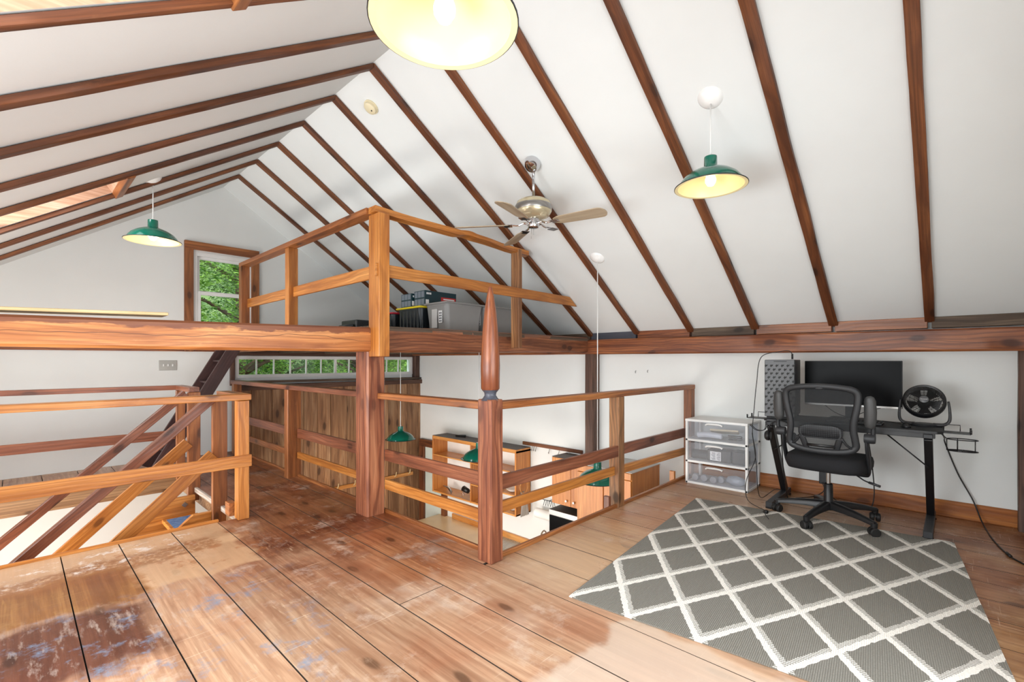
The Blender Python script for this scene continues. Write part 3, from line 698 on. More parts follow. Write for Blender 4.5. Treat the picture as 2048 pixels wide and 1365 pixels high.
# loft platform
bm = BM(); box_bm(bm, 1.86, XR-0.09, 3.21, YF-0.01, 1.42, 1.452); lf = struct(link('floor', me_of(bm), M['grey_old']))
for i, x in enumerate((1.90, 2.55, 3.2, 3.85, 4.45)):
    tag(board('loft_joist', (x, 3.415, 1.355), (x, YF-0.07, 1.355), 0.07, 0.125, M['pine_brown'] if i == 0 else M['grey_old']), ['brown joist along the open left edge of the loft floor', 'second joist under the loft floor from its open edge', 'third joist under the loft floor, above the kitchen', 'fourth joist under the loft floor, above the wall cabinets', 'joist under the loft floor closest to the right wall'][i], 'joist', 'joists under the loft floor')

# ------------------------------------------------------------------ railings
def V3(*a): return Vector(a)
# railing along the stair opening, at the left front
B = (0.2, 3.9, 0)
g = empty('stair_railing', B, 'honey pine railing along the near edge of the stair opening at the left', 'railing')
board('post', (1.175, 3.905, 0.0), (1.175, 3.905, 0.885), 0.075, 0.085, M['pine'], g, B)
board('top_rail', (XL, 3.90, 0.912), (1.225, 3.90, 0.912), 0.10, 0.045, M['pine'], g, B, bevel=0.005)
board('lower_rail', (XL, 3.855, 0.437), (1.225, 3.855, 0.437), 0.022, 0.088, M['pine'], g, B)
board('return_rail', (1.185, 3.95, 0.912), (1.185, 4.42, 0.912), 0.09, 0.045, M['pine_brown'], g, B)
board('block', (1.13, 3.97, 0.06), (1.13, 4.06, 0.06), 0.05, 0.10, M['pine_brown'], g, B)
# far railing of the stair opening
B = (0.2, 5.8, 0)
g = empty('stair_railing', B, 'brown railing on the far side of the stair opening by the gable wall', 'railing')
board('post', (1.16, 5.74, -0.02), (1.16, 5.74, 0.885), 0.075, 0.05, M['pine_brown'], g, B)
board('top_rail', (XL, 5.78, 0.912), (1.20, 5.78, 0.912), 0.10, 0.045, M['rail_red'], g, B)
board('return_rail', (1.16, 5.73, 0.912), (1.16, 5.20, 0.912), 0.085, 0.045, M['rail_red'], g, B)
board('lower_rail', (XL, 5.76, 0.437), (1.12, 5.76, 0.437), 0.022, 0.088, M['rail_red'], g, B)
# railing round the kitchen opening
B = (1.94, 2.01, 0)
g = empty('kitchen_railing', B, 'brown wooden railing with a tall turned newel at the corner of the kitchen opening', 'railing')
nw = board('newel_post', (1.94, 2.01, 0.0), (1.94, 2.01, 0.955), 0.10, 0.118, M['post'], g, B, bevel=0.006)
lathe('newel_neck', [(0.062, 0.0), (0.045, 0.012), (0.034, 0.03), (0.036, 0.045), (0.05, 0.062)], M['blueblack'], g, (0, 0, 0.948), seg=8, auto=60)
lathe('finial', [(0.045, 0.0), (0.055, 0.012), (0.057, 0.15), (0.053, 0.26), (0.044, 0.38), (0.034, 0.48), (0.022, 0.56), (0.012, 0.607), (0.008, 0.618), (0, 0.62)], M['finial'], g, (0, 0, 1.005), seg=8, auto=50)
board('top_rail', (1.955, 2.06, 0.914), (1.955, 3.226, 0.914), 0.09, 0.045, M['pine_brown'], g, B, bevel=0.004)
board('top_rail', (1.99, 2.02, 0.914), (XR, 2.02, 0.914), 0.09, 0.045, M['pine_brown'], g, B, bevel=0.004)
board('middle_rail', (1.985, 2.06, 0.452), (1.985, 3.226, 0.452), 0.025, 0.088, M['rail_red'], g, B)
board('middle_rail', (1.995, 1.985, 0.455), (3.34, 1.985, 0.455), 0.025, 0.088, M['rail_red'], g, B)
board('middle_rail', (3.42, 2.01, 0.455), (4.79, 2.01, 0.455), 0.025, 0.088, M['rail_red'], g, B)
board('lower_rail', (1.985, 2.06, 0.225), (1.985, 3.226, 0.225), 0.025, 0.075, M['pine'], g, B)
board('lower_rail', (1.995, 2.02, 0.292), (3.34, 2.02, 0.29), 0.025, 0.07, M['pine'], g, B)
board('lower_rail', (3.42, 2.02, 0.285), (4.79, 2.02, 0.26), 0.025, 0.07, M['pine'], g, B)
board('post', (3.38, 2.015, 0.0), (3.38, 2.015, 0.892), 0.09, 0.09, wood('weathered_post', [(96, 68, 46), (160, 108, 66), (194, 142, 92)], rough=0.5, var=0, ring=0.7), g, B)
board('post', (4.825, 2.02, 0.0), (4.825, 2.02, 0.892), 0.09, 0.08, M['pine_brown'], g, B)
board('cleat', (3.26, 2.03, 0.0), (3.26, 2.03, 0.10), 0.03, 0.05, M['rail_red'], g, B)
board('cleat', (4.45, 2.03, 0.0), (4.45, 2.03, 0.10), 0.03, 0.05, M['pine'], g, B)
# hall railing towards the gable
B = (1.95, 5.0, 0)
g = empty('hall_railing', B, 'dark topped railing along the hall in front of the old board wall', 'railing')
board('top_rail', (1.95, 3.40, 0.914), (1.95, YF-0.14, 0.914), 0.10, 0.045, M['rail_red'], g, B)
board('post', (1.955, 4.93, 0.0), (1.955, 4.93, 0.892), 0.14, 0.085, M['pine_brown'], g, B, rough=0.04, seed=20)
board('post', (1.955, 6.70, 0.0), (1.955, 6.70, 0.892), 0.09, 0.085, M['pine_brown'], g, B)
board('middle_rail', (1.985, 3.39, 0.448), (1.985, 4.87, 0.448), 0.025, 0.095, M['rail_red'], g, B)
board('middle_rail', (1.985, 4.99, 0.448), (1.985, 6.66, 0.448), 0.025, 0.095, M['rail_red'], g, B)
board('lower_rail', (1.985, 3.39, 0.225), (1.985, 4.87, 0.225), 0.025, 0.065, M['pine'], g, B)
board('lower_rail', (1.985, 4.99, 0.225), (1.985, 6.66, 0.225), 0.025, 0.065, M['pine_brown'], g, B)
# loft railing
B = (1.89, 3.16, 1.45)
g = empty('loft_railing', B, 'honey pine railing round the loft with a tall bolted corner post', 'railing')
board('corner_post', (1.89, 3.165, 1.215), (1.89, 3.165, 2.285), 0.09, 0.15, M['pine'], g, B, bevel=0.004)
for z in (1.255, 1.385):
    lathe('bolt', [(0, 0.012), (0.012, 0.01), (0.012, 0.0)], M['chrome'], g, (0.03, -0.045, z-1.45), rot=(PI/2, 0, 0), seg=12)
# crooked natural-edge top rail
bm = BM(); prev = None; N = 40
for i in range(N+1):
    s = i/N; x = 1.83+s*1.72
    bow = 0.0 if s < 0.5 else -0.035*math.sin((s-0.5)/0.28*PI) if s < 0.78 else 0.0
    zt = 2.335-0.045*s+(0.012*math.sin((s-0.48)/0.1*PI) if 0.48 < s < 0.58 else 0)
    hh = 0.045-(0.012*math.sin((s-0.45)/0.4*PI) if 0.45 < s < 0.85 else 0)
    yf = 3.115+0.012*math.sin(s*9)+bow*0.5; yb = 3.215
    xe = 0.0 if i < N else 0.045
    ring = [bm.verts.new((x-B[0], yf-B[1], zt-hh-B[2])), bm.verts.new((x+xe-B[0], yb-B[1], zt-hh-B[2])), bm.verts.new((x+xe-B[0], yb-B[1], zt-B[2])), bm.verts.new((x-B[0], yf-B[1], zt-B[2]))]
    if prev:
        for j in range(4): bm.faces.new((prev[j], prev[(j+1) % 4], ring[(j+1) % 4], ring[j]))
    else: bm.faces.new(list(reversed(ring)))
    prev = ring
bm.faces.new(prev); link('top_rail', me_of(bm), M['pine'], g)
board('top_rail', (1.86, 3.215, 2.312), (1.86, 6.13, 2.312), 0.10, 0.045, M['pine_brown'], g, B)
board('middle_rail', (1.83, 3.118, 1.86), (4.29, 3.118, 1.845), 0.022, 0.095, M['pine'], g, B, cut1=-0.14)
board('middle_rail', (1.885, 3.24, 1.86), (1.885, 6.08, 1.86), 0.022, 0.10, M['pine'], g, B)
board('post', (3.41, 3.16, 1.31), (3.41, 3.16, 2.28), 0.05, 0.105, wood('knotted_post', [(96, 60, 36), (158, 108, 66), (190, 140, 94)], rough=0.5, var=0, ring=0.8), g, B)
board('post', (1.875, 4.76, 1.45), (1.875, 4.76, 2.29), 0.09, 0.09, M['pine'], g, B)
board('post', (1.855, 6.08, 1.45), (1.855, 6.08, 2.29), 0.09, 0.09, M['pine_brown'], g, B)

# ------------------------------------------------------------------ staircase going down to the left
S = 0.925; B = (0.6, 4.75, NZ)
g = empty('staircase', B, 'wooden staircase with blue carpeted treads and diagonal rails descending to the left', 'staircase')
def diag(name, x0, z0, x1, y, w, h, mat, cut=True):
    z1 = z0-(x0-x1)*S
    board(name, (x1, y, z1), (x0, y, z0), w, h, mat, g, B, up=(0, 0, 1))
board('newel', (1.148, 4.37, -0.30), (1.148, 4.37, 0.888), 0.105, 0.045, M['pine_brown'], g, B)
board('newel', (1.15, 5.18, -0.12), (1.15, 5.18, 0.888), 0.10, 0.045, M['pine_brown'], g, B)
diag('handrail', 1.10, 0.885, -1.1, 4.37, 0.07, 0.065, M['rail_red'])
diag('handrail', 1.08, 0.885, -1.1, 5.17, 0.06, 0.065, M['rail_red'])
diag('diagonal_rail', 1.10, 0.43, -1.1, 4.345, 0.022, 0.095, M['pine'])
diag('diagonal_rail', 1.10, 0.43, -1.1, 5.14, 0.022, 0.10, M['pine'])
for y in (4.44, 5.10):
    bm = BM()
    prof = [(1.14, -0.05), (0.98, -0.05), (0.93, -0.09), (-1.1, -0.09-2.03*S), (-1.1, -0.35-2.03*S), (1.14, -0.40)]
    A = [bm.verts.new((x-B[0], y-0.02-B[1], z-B[2])) for x, z in prof]; Bb = [bm.verts.new((x-B[0], y+0.02-B[1], z-B[2])) for x, z in prof]
    bm.faces.new(A); bm.faces.new(list(reversed(Bb)))
    for i in range(len(prof)): bm.faces.new((A[i], Bb[i], Bb[(i+1) % 6], A[(i+1) % 6]))
    s = link('stringer', me_of(bm), M['pine'], g)
    if y > 5:
        for (bx, bz) in ((1.06, -0.12), (1.03, -0.24)): lathe('bolt', [(0, 0.012), (0.022, 0.01), (0.026, 0.0)], M['steel'], s, (bx-B[0], y-0.02-B[1], bz-B[2]), rot=(PI/2, 0, 0), seg=4)
for k_ in range(10):
    zt = -0.215-0.215*k_; x1 = 1.16-0.2324*k_
    if x1-0.27 < XL+0.02: break
    tr_ = box('tread', x1-0.27, x1, 4.46, 5.08, zt-0.035, zt, M['pine'], g, 0.004, base=B)
    o = box('tread_carpet', -0.11, 0.08, -0.27, 0.27, 0.0175, 0.0195, M['bluetread'], tr_)

# ------------------------------------------------------------------ ladder up to the loft
B = (1.0, 6.15, 0)
g = empty('loft_ladder', B, 'steep dark brown ladder leaning up to the loft edge', 'ladder')
for y in (5.95, 6.36):
    board('side_rail', (0.99, y, 0.03), (1.78, y, 1.45), 0.035, 0.125, M['ladder'], g, B, up=(0, 0, 1))
for i in range(1, 6):
    f = i/6.0; x = 0.99+0.79*f; z = 1.42*f
    box('rung', x-0.05, x+0.05, 5.968, 6.342, z-0.01, z+0.01, M['ladder'], g, base=B)

# ------------------------------------------------------------------ pendant lamps
def make_lamp(lit, z_rim, x, y, z_top, canopy, label, tilt=(0, 0), warm=26, slope=1):
    g = empty('pendant_lamp', (x, y, z_rim), label, 'lamp', 'green enamel pendant lamps')
    R0 = 0.205
    prof_o = [(0.0, 0.165), (0.036, 0.165), (0.037, 0.158), (0.038, 0.105), (0.045, 0.098), (0.075, 0.088), (0.115, 0.070), (0.155, 0.042), (0.178, 0.012), (0.188, -0.012), (0.203, -0.016), (0.207, -0.013)]
    prof_i = [(0.205, -0.018), (0.187, -0.016), (0.176, 0.010), (0.153, 0.038), (0.113, 0.066), (0.073, 0.084), (0.043, 0.094), (0.034, 0.10), (0.0, 0.10)]
    rot = (rad(tilt[0]), rad(tilt[1]), 0)
    lathe('shade', prof_o, M['green'], g, rot=rot, seg=48, auto=50)
    lathe('shade_lining', prof_i, M['enamel'], g, rot=rot, seg=48, auto=60)
    tube('rim', [(0.206*math.cos(2*PI*i/48), 0.206*math.sin(2*PI*i/48), -0.015) for i in range(48)], 0.0028, M['dgrey'], g, k=6, closed=True).rotation_euler = rot
    tube('cord', [(0, 0, 0.165), (0, 0, z_top-z_rim)], 0.0045, M['white'], g, k=8)
    lathe('cord_grip', [(0, 0.185), (0.008, 0.183), (0.01, 0.165)], M['white'], g, seg=12)
    if canopy:
        a = math.atan(KR if slope > 0 else KL)*slope
        lathe('canopy', [(0, -0.04), (0.02, -0.039), (0.05, -0.028), (0.076, -0.008), (0.078, 0.0)], M['white_gloss'], g, (0, 0, z_top-z_rim+0.012), rot=(0, a, 0), seg=32)
    if lit:
        lathe('bulb', [(0, -0.012), (0.018, -0.008), (0.03, 0.012), (0.031, 0.03), (0.022, 0.058), (0.015, 0.075), (0.015, 0.095)], M['bulb'], g, seg=20)
        l = bpy.data.lights.new('bulb_light', 'POINT'); l.energy = warm; l.color = (1.0, 0.83, 0.52); l.shadow_soft_size = 0.04
        lo = bpy.data.objects.new('bulb_light', l); C.objects.link(lo); lo.parent = g; lo.location = (0, 0, -0.035)
    return g
make_lamp(True, 2.14, 0.826, 1.04, cz(0.826), True, 'large glowing pendant shade cut off by the top edge, closest to the viewer', slope=-1, warm=0.5)
make_lamp(True, 2.25, 2.888, 1.078, cz(2.888), True, 'lit green pendant lamp hanging from the right ceiling slope above the desk area', tilt=(0, 0), slope=1, warm=0.5)
make_lamp(True, 2.24, 0.826, 5.069, cz(0.826), True, 'lit blue-green pendant lamp on the left, in front of the gable wall', slope=-1, warm=2.6)
make_lamp(True, 0.055, 3.818, 2.485, cz(3.818), True, 'dark green pendant on a very long cord, half hidden behind the railing post', warm=4)
make_lamp(True, 0.115, 3.667, 5.585, 1.42, False, 'green pendant lamp in front of the old board wall, right of the thick post', warm=5)
make_lamp(True, 0.087, 3.632, 3.947, 1.42, False, 'green pendant lamp in front of the open shelf cabinet, half hidden by the newel', warm=5)

# ------------------------------------------------------------------ ceiling fan
FX, FY = 2.864, 2.468
g = empty('ceiling_fan', (FX, FY, 2.28), 'chrome and beige ceiling fan with four tan blades and one bare bracket', 'ceiling fan')
zt = cz(FX)-2.28; a = math.atan(KR)
lathe('canopy', [(0, -0.075), (0.022, -0.075), (0.05, -0.065), (0.062, -0.04), (0.066, -0.012), (0.06, 0.0)], M['chrome'], g, (0, 0, zt), rot=(0, a, 0))
tube('down_rod', [(0, 0, 0.225), (0, 0, zt-0.04)], 0.011, M['chrome'], g, k=16)
lathe('motor_housing', [(0.012, 0.225), (0.03, 0.218), (0.035, 0.205), (0.10, 0.196), (0.132, 0.178), (0.145, 0.150), (0.145, 0.100), (0.125, 0.066), (0.09, 0.05), (0.05, 0.044), (0.0, 0.044)], M['fanbody'], g, seg=40)
lathe('housing_band', [(0.1455, 0.150), (0.1475, 0.147), (0.1475, 0.107), (0.1455, 0.104)], M['steel'], g, seg=40)
lathe('switch_housing', [(0.045, 0.062), (0.05, 0.05), (0.046, 0.03), (0.048, -0.01), (0.04, -0.025), (0.0, -0.028)], M['chrome'], g, seg=32)
for dx, ln in ((0.012, 0.05), (-0.014, 0.085)): tube('pull_chain', [(dx, 0.01, -0.026), (dx, 0.01, -0.03-ln)], 0.0016, M['steel'], g, k=6)
def blade_mesh():
    bm = BM(); N = 14; A = []; Bv = []
    out = []
    for i in range(N+1):
        s = math.sin(i/N*PI/2); x = 0.20+0.44*s; w = 0.052+0.016*s
        if s > 0.86: w *= math.sqrt(max(0.0, 1-((s-0.86)/0.14)**2))*0.97+0.03
        if s < 0.06: w *= 0.6+0.4*s/0.06
        out.append((x, w))
    P = [(x, w) for x, w in out]+[(x, -w) for x, w in reversed(out)]
    pitch = rad(-13)
    def tr(x, y, z): return (x, y*math.cos(pitch), z+y*math.sin(pitch))
    A = [bm.verts.new(tr(x, y, 0.003)) for x, y in P]; Bv = [bm.verts.new(tr(x, y, -0.003)) for x, y in P]
    bm.faces.new(A); bm.faces.new(list(reversed(Bv)))
    for i in range(len(P)): bm.faces.new((A[i], Bv[i], Bv[(i+1) % len(P)], A[(i+1) % len(P)]))
    return me_of(bm)
bmm = blade_mesh(); bmm.materials.append(M['blade'])
bm = BM()
tube_bm(bm, catmull([(0.045, 0, 0.005), (0.08, 0, 0.012), (0.12, 0, -0.002), (0.16, 0, 0.0), (0.22, 0, 0.0)], 5), 0.008, 8)
box_bm(bm, 0.17, 0.24, -0.035, 0.035, -0.008, -0.003, 0.002)
bim = me_of(bm); bim.materials.append(M['chrome'])
bare = bpy.data.objects.new('bare_blade_bracket', bim); C.objects.link(bare); bare.parent = g; bare.rotation_euler = (0, 0, rad(-12))
for k_, ang in enumerate((-84, 62, 130, 200)):
    b = bpy.data.objects.new('blade', bmm); C.objects.link(b); b.parent = g; b.rotation_euler = (0, rad(1.5), rad(ang))
    h = bpy.data.objects.new('blade_bracket', bim); C.objects.link(h); h.parent = b

# smoke detector on the right slope
sm = empty('smoke_detector', (2.051, 3.555, cz(2.051)), 'round yellowed smoke detector on the ceiling near the ridge', 'smoke detector')
sm.rotation_euler = (0, math.atan(KR), 0)
lathe('base', [(0.062, 0.0), (0.062, -0.012), (0.0, -0.012)], M['beige'], sm)
lathe('cover', [(0.054, -0.012), (0.052, -0.032), (0.04, -0.038), (0.0, -0.038)], M['beige'], sm)
lathe('test_button', [(0.007, -0.038), (0.006, -0.041), (0, -0.041)], M['dgrey'], sm, (0.018, -0.012, 0), seg=12)

# ------------------------------------------------------------------ switch plate, wall hooks
g = empty('switch_plate', (1.27, YF, 1.13), 'grey triple switch plate on the white gable wall', 'light switch')
box('cover_plate', 1.18, 1.36, YF-0.006, YF, 1.07, 1.19, M['plate_grey'], g, 0.003, base=(1.27, YF, 1.13))
for dx in (-0.045, 0, 0.045):
    box('toggle', 1.27+dx-0.006, 1.27+dx+0.006, YF-0.016, YF-0.005, 1.118, 1.146, M['white'], g, 0.002, base=(1.27, YF, 1.13))
for y, z, w in ((2.654, 1.06, 'left'), (2.506, 1.068, 'right')):
    o = tube('wall_hook', [(0, 0, 0.012), (-0.012, 0, 0.008), (-0.016, 0, -0.006), (-0.008, 0, -0.014)], 0.0025, M['dgrey'], None, k=6, smooth_n=4, loc=(XR, y, z)); tag(o, 'tiny bent hook on the right wall, %s one of the pair' % w, 'hook', 'tiny wall hooks')

# ------------------------------------------------------------------ rug
ra = math.atan2(0.215, 2.112)
bm = BM(); NX, NY = 60, 46; L, W_ = 2.123, 1.62; grid = []
for i in range(NX+1):
    row = []
    for j in range(NY+1):
        x = L*i/NX; y = -W_*j/NY; e = 0.004*mnoise.noise(Vector((x*3, y*3, 0)))
        x2 = x+(0.006*mnoise.noise(Vector((y*2, 5, 0))) if i in (0, NX) else 0); y2 = y+(0.006*mnoise.noise(Vector((x*2, 9, 0))) if j in (0, NY) else 0)
        row.append(bm.verts.new((x2, y2, 0.006+abs(e)*0.5)))
    grid.append(row)
for i in range(NX):
    for j in range(NY): bm.faces.new((grid[i][j], grid[i][j+1], grid[i+1][j+1], grid[i+1][j]))
be = [e for e in bm.edges if e.is_boundary]
r = bmesh.ops.extrude_edge_only(bm, edges=be)
for v in [q for q in r['geom'] if isinstance(q, bmesh.types.BMVert)]: v.co.z = 0.001
rug = link('rug', me_of(bm), M['rug'], None, (1.904, 1.407, 0.0), (0, 0, ra), auto=60)
tag(rug, 'grey rug with cream diamond trellis pattern lying on the plank floor', 'rug')

# ------------------------------------------------------------------ desk
DX0, DX1, DY0, DY1, DZ = 4.13, 4.60, 0.06, 1.13, 0.72
B = (4.36, 0.6, 0)
g = empty('computer_desk', B, 'black computer desk with slanted metal legs against the white wall', 'desk')
poly = [(DX0+0.03, DY0+0.04), (DX0, DY0+0.10), (DX0+0.02, DY0+0.2), (DX0+0.02, DY1-0.2), (DX0, DY1-0.10), (DX0+0.03, DY1), (DX1, DY1), (DX1, DY0)]
poly = [(DX0+0.035, DY0), (DX0, DY0+0.03), (DX0, DY1-0.03), (DX0+0.035, DY1), (DX1, DY1), (DX1, DY0)]
prism('desktop', [(x-B[0], y-B[1]) for x, y in poly], 'z', DZ-0.018, DZ, plain('desktop_laminate', (28, 29, 31), 0.5, bump=0.3, bscale=180), g, bevel=0.002)
for x in (DX0+0.06, DX1-0.08): board('crossbar', (x, DY0+0.04, DZ-0.036), (x, DY1-0.04, DZ-0.036), 0.04, 0.035, M['black'], g, B)
for y in (0.135, 1.09):
    board('top_bracket', (DX0+0.03, y, DZ-0.04), (DX1-0.04, y, DZ-0.04), 0.05, 0.03, M['dgrey'], g, B)
    leg = board('leg', (DX0+0.07, y, DZ-0.05), (4.63, y, 0.05), 0.045, 0.06, M['black'], g, B)
    board('foot', (4.15, y, 0.028), (4.74, y, 0.036), 0.05, 0.045, M['dgrey'], g, B)
    for x in (4.17, 4.72): lathe('foot_pad', [(0.03, 0.0), (0.03, 0.008), (0, 0.008)], M['rubber'], g, (x-B[0], y-B[1], 0), cap=True, seg=16)
tube('brace', [(4.30-B[0], 0.135-B[1], 0.45), (4.40-B[0], 0.42-B[1], 0.69)], 0.005, M['black'], g)
tube('brace', [(4.30-B[0], 1.09-B[1], 0.45), (4.40-B[0], 0.80-B[1], 0.69)], 0.005, M['black'], g)
# side trays and holders
for sgn, y0 in ((-1, DY0), (1, DY1)):
    ye = y0+sgn*0.13
    tr_ = box('side_tray', 4.18, 4.30, min(y0-sgn*0.02, ye), max(y0-sgn*0.02, ye), DZ-0.012, DZ-0.006, M['black'], g, base=B)
    bm = BM(); tube_bm(bm, [(4.30-B[0], y0-B[1], DZ-0.005), (4.30-B[0], y0-B[1], DZ+0.035), (4.30-B[0], y0+sgn*0.08-B[1], DZ+0.035), (4.30-B[0], y0+sgn*0.08-B[1], DZ-0.005)], 0.003, 6)
    tube_bm(bm, [(4.18-B[0], ye-B[1], DZ-0.008), (4.18-B[0], ye-B[1], DZ+0.02)], 0.006, 6); tube_bm(bm, [(4.30-B[0], ye-B[1], DZ-0.008), (4.30-B[0], ye-B[1], DZ+0.02)], 0.006, 6)
    link('tray_wire', me_of(bm), M['black'], g, smooth=True)
bm = BM()
cx_, cy_ = 4.27-B[0], -0.03-B[1]
for z in (DZ-0.055, DZ-0.13):
    tube_bm(bm, [(cx_+0.048*math.cos(2*PI*i/20), cy_+0.075*math.sin(2*PI*i/20), z) for i in range(20)], 0.0032, 6, closed=True)
for i in range(5):
    aa = 2*PI*i/5+0.3; tube_bm(bm, [(cx_+0.048*math.cos(aa), cy_+0.075*math.sin(aa), DZ-0.055), (cx_+0.048*math.cos(aa), cy_+0.075*math.sin(aa), DZ-0.13)], 0.003, 6)
tube_bm(bm, [(cx_-0.048, cy_, DZ-0.13), (cx_+0.048, cy_, DZ-0.13)], 0.003, 6); tube_bm(bm, [(cx_, cy_-0.075, DZ-0.13), (cx_, cy_+0.075, DZ-0.13)], 0.003, 6)
tube_bm(bm, [(cx_, cy_+0.075, DZ-0.055), (cx_, cy_+0.10, DZ-0.03)], 0.003, 6)
link('cup_holder', me_of(bm), M['black'], g, smooth=True)
bm = BM(); tube_bm(bm, catmull([(4.14-B[0], DY1-0.02-B[1], DZ-0.02), (4.14-B[0], DY1-0.01-B[1], DZ-0.09), (4.14-B[0], DY1+0.05-B[1], DZ-0.10), (4.14-B[0], DY1+0.10-B[1], DZ-0.06)], 4), 0.003, 6)
tube_bm(bm, catmull([(4.17-B[0], DY1-0.02-B[1], DZ-0.02), (4.17-B[0], DY1-0.01-B[1], DZ-0.09), (4.17-B[0], DY1+0.05-B[1], DZ-0.10), (4.17-B[0], DY1+0.10-B[1], DZ-0.06)], 4), 0.003, 6)
link('headset_hook', me_of(bm), M['black'], g, smooth=True)

# monitor
B = (4.52, 0.61, DZ)
g = empty('monitor', B, 'wide black computer monitor, switched off, on the desk', 'monitor')
my0, my1, mz0, mz1 = 0.288-0.61, 0.912-0.61, 0.825-DZ, 1.183-DZ
bm = BM(); box_bm(bm, -0.02, 0.012, my0, my1, mz0, mz1, 0.003); link('housing', me_of(bm), M['black'], g)
bm = BM(); box_bm(bm, -0.0225, -0.0195, my0+0.004, my1-0.004, mz0+0.016, mz1-0.004); link('screen', me_of(bm), M['screen'], g)
bm = BM(); box_bm(bm, -0.0235, -0.0195, my0+0.002, my1-0.002, mz0+0.001, mz0+0.014); link('chin', me_of(bm), M['steel'], g)
bm = BM(); box_bm(bm, 0.012, 0.04, -0.03, 0.03, 0.012, mz0+0.15, 0.003); link('stand_neck', me_of(bm), M['black'], g)
bm = BM(); box_bm(bm, -0.09, 0.07, -0.13, 0.13, 0.0, 0.014, 0.004); link('stand_base', me_of(bm), M['dgrey'], g)
# PC tower
B = (4.19, 1.02, DZ)
g = empty('computer_tower', B, 'grey computer tower with a pierced triangle pattern front, upright on the left of the desk', 'computer'); g.rotation_euler = (0, 0, rad(7))
bm = BM(); box_bm(bm, 0.0, 0.40, -0.105, 0.105, 0.018, 0.472, 0.003); link('case', me_of(bm), M['dgrey'], g)
bm = BM(); box_bm(bm, -0.03, 0.0, -0.103, 0.105, 0.018, 0.472, 0.004)
link('front_panel', me_of(bm), plain('tower_front', (74, 75, 77), 0.4), g)
bm = BM()
for r_ in range(13):
    for c_ in range(6):
        y = -0.095+c_*0.038+(0.019 if r_ % 2 else 0); z = 0.052+r_*0.031
        if y > 0.098: continue
        P = [(y-0.009, z), (y+0.003, z-0.012), (y+0.010, z), (y+0.002, z+0.012)]
        vsx = [bm.verts.new((-0.0308, a_, b_)) for a_, b_ in P]; bm.faces.new(list(reversed(vsx)))
        P = [(y-0.012, z+0.013), (y-0.002, z+0.004), (y-0.010, z-0.004)]
        vsx = [bm.verts.new((-0.0308, a_, b_)) for a_, b_ in P]; bm.faces.new(list(reversed(vsx)))
link('front_vents', me_of(bm, calc=False), M['rubber'], g)
bm = BM(); box_bm(bm, -0.0315, -0.029, -0.05, 0.04, 0.455, 0.462); link('port_strip', me_of(bm), M['dgrey'], g)
bm = BM(); box_bm(bm, -0.0315, -0.029, -0.002, 0.006, 0.12, 0.145); link('logo_badge', me_of(bm), M['paper'], g)
for x in (0.02, 0.36):
    bm = BM(); box_bm(bm, x-0.02, x+0.02, -0.095, 0.095, 0.0, 0.019); link('foot', me_of(bm), M['rubber'], g)

# desk fan
B = (4.45, 0.166, DZ)
g = empty('desk_fan', B, 'round black table fan tilted up at the right end of the desk', 'fan')
hd = bpy.data.objects.new('fan_head', None)
tiltM = Matrix.Translation((0, 0, 0.17)) @ Matrix.Scale(0.86, 4) @ Matrix.Rotation(rad(180+2), 4, 'Z') @ Matrix.Rotation(rad(90-24), 4, 'Y')   # local +Z of the head looks to -X and up
def fan_part(name, bm, mat, auto=40):
    o = link(name, me_of(bm), mat, g, auto=auto); o.matrix_basis = tiltM; return o
bm = BM(); lathe_bm(bm, [(0.118, 0.045), (0.128, 0.05), (0.137, 0.04), (0.139, 0.0), (0.132, -0.03), (0.125, -0.045), (0.118, -0.04), (0.122, 0.0), (0.118, 0.045)], 48); fan_part('fan_shroud', bm, M['black'])
bm = BM()
for i in range(56):
    a0 = 2*PI*i/56; P = []
    for s in range(7):
        f = s/6; rr_ = 0.030+0.088*f; aa = a0+0.9*f; P.append((rr_*math.cos(aa), rr_*math.sin(aa), 0.062-0.015*f*f))
    tube_bm(bm, P, 0.0016, 4)
for rr_, zz in ((0.06, 0.060), (0.09, 0.055)): tube_bm(bm, [(rr_*math.cos(2*PI*i/40), rr_*math.sin(2*PI*i/40), zz) for i in range(40)], 0.0013, 4, closed=True)
fan_part('front_grille', bm, M['rubber'])
bm = BM()
for i in range(24):
    aa = 2*PI*i/24; tube_bm(bm, [(0.04*math.cos(aa), 0.04*math.sin(aa), -0.05), (0.12*math.cos(aa), 0.12*math.sin(aa), -0.042)], 0.0016, 4)
lathe_bm(bm, [(0.0, -0.075), (0.04, -0.07), (0.045, -0.03), (0, -0.03)], 24); fan_part('rear_grille', bm, M['rubber'])
bm = BM()
for i in range(5):
    a0 = 2*PI*i/5; V = []
    for s in range(6):
        f = s/5; rr_ = 0.025+0.088*f; da = 0.30+0.12*f
        V.append((bm.verts.new((rr_*math.cos(a0-da), rr_*math.sin(a0-da), -0.012)), bm.verts.new((rr_*math.cos(a0+da), rr_*math.sin(a0+da), 0.022))))
    for p, q in zip(V, V[1:]): bm.faces.new((p[0], p[1], q[1], q[0]))
lathe_bm(bm, [(0, 0.035), (0.028, 0.03), (0.028, -0.02)], 24); fan_part('fan_blades', bm, M['black'])
bm = BM(); lathe_bm(bm, [(0, 0.07), (0.024, 0.068), (0.031, 0.062), (0.03, 0.055)], 28); fan_part('hub_cap', bm, plain('fan_hub_grey', (88, 88, 90), 0.35))
cu = bpy.data.curves.new('t', 'FONT'); cu.body = 'Honeywell'; cu.size = 0.0105; cu.align_x = 'CENTER'; cu.align_y = 'CENTER'; cu.extrude = 0.0004
to = bpy.data.objects.new('t', cu); C.objects.link(to); bpy.context.view_layer.update()
tme = bpy.data.meshes.new_from_object(to.evaluated_get(bpy.context.evaluated_depsgraph_get())); bpy.data.objects.remove(to)
for f in tme.polygons: pass
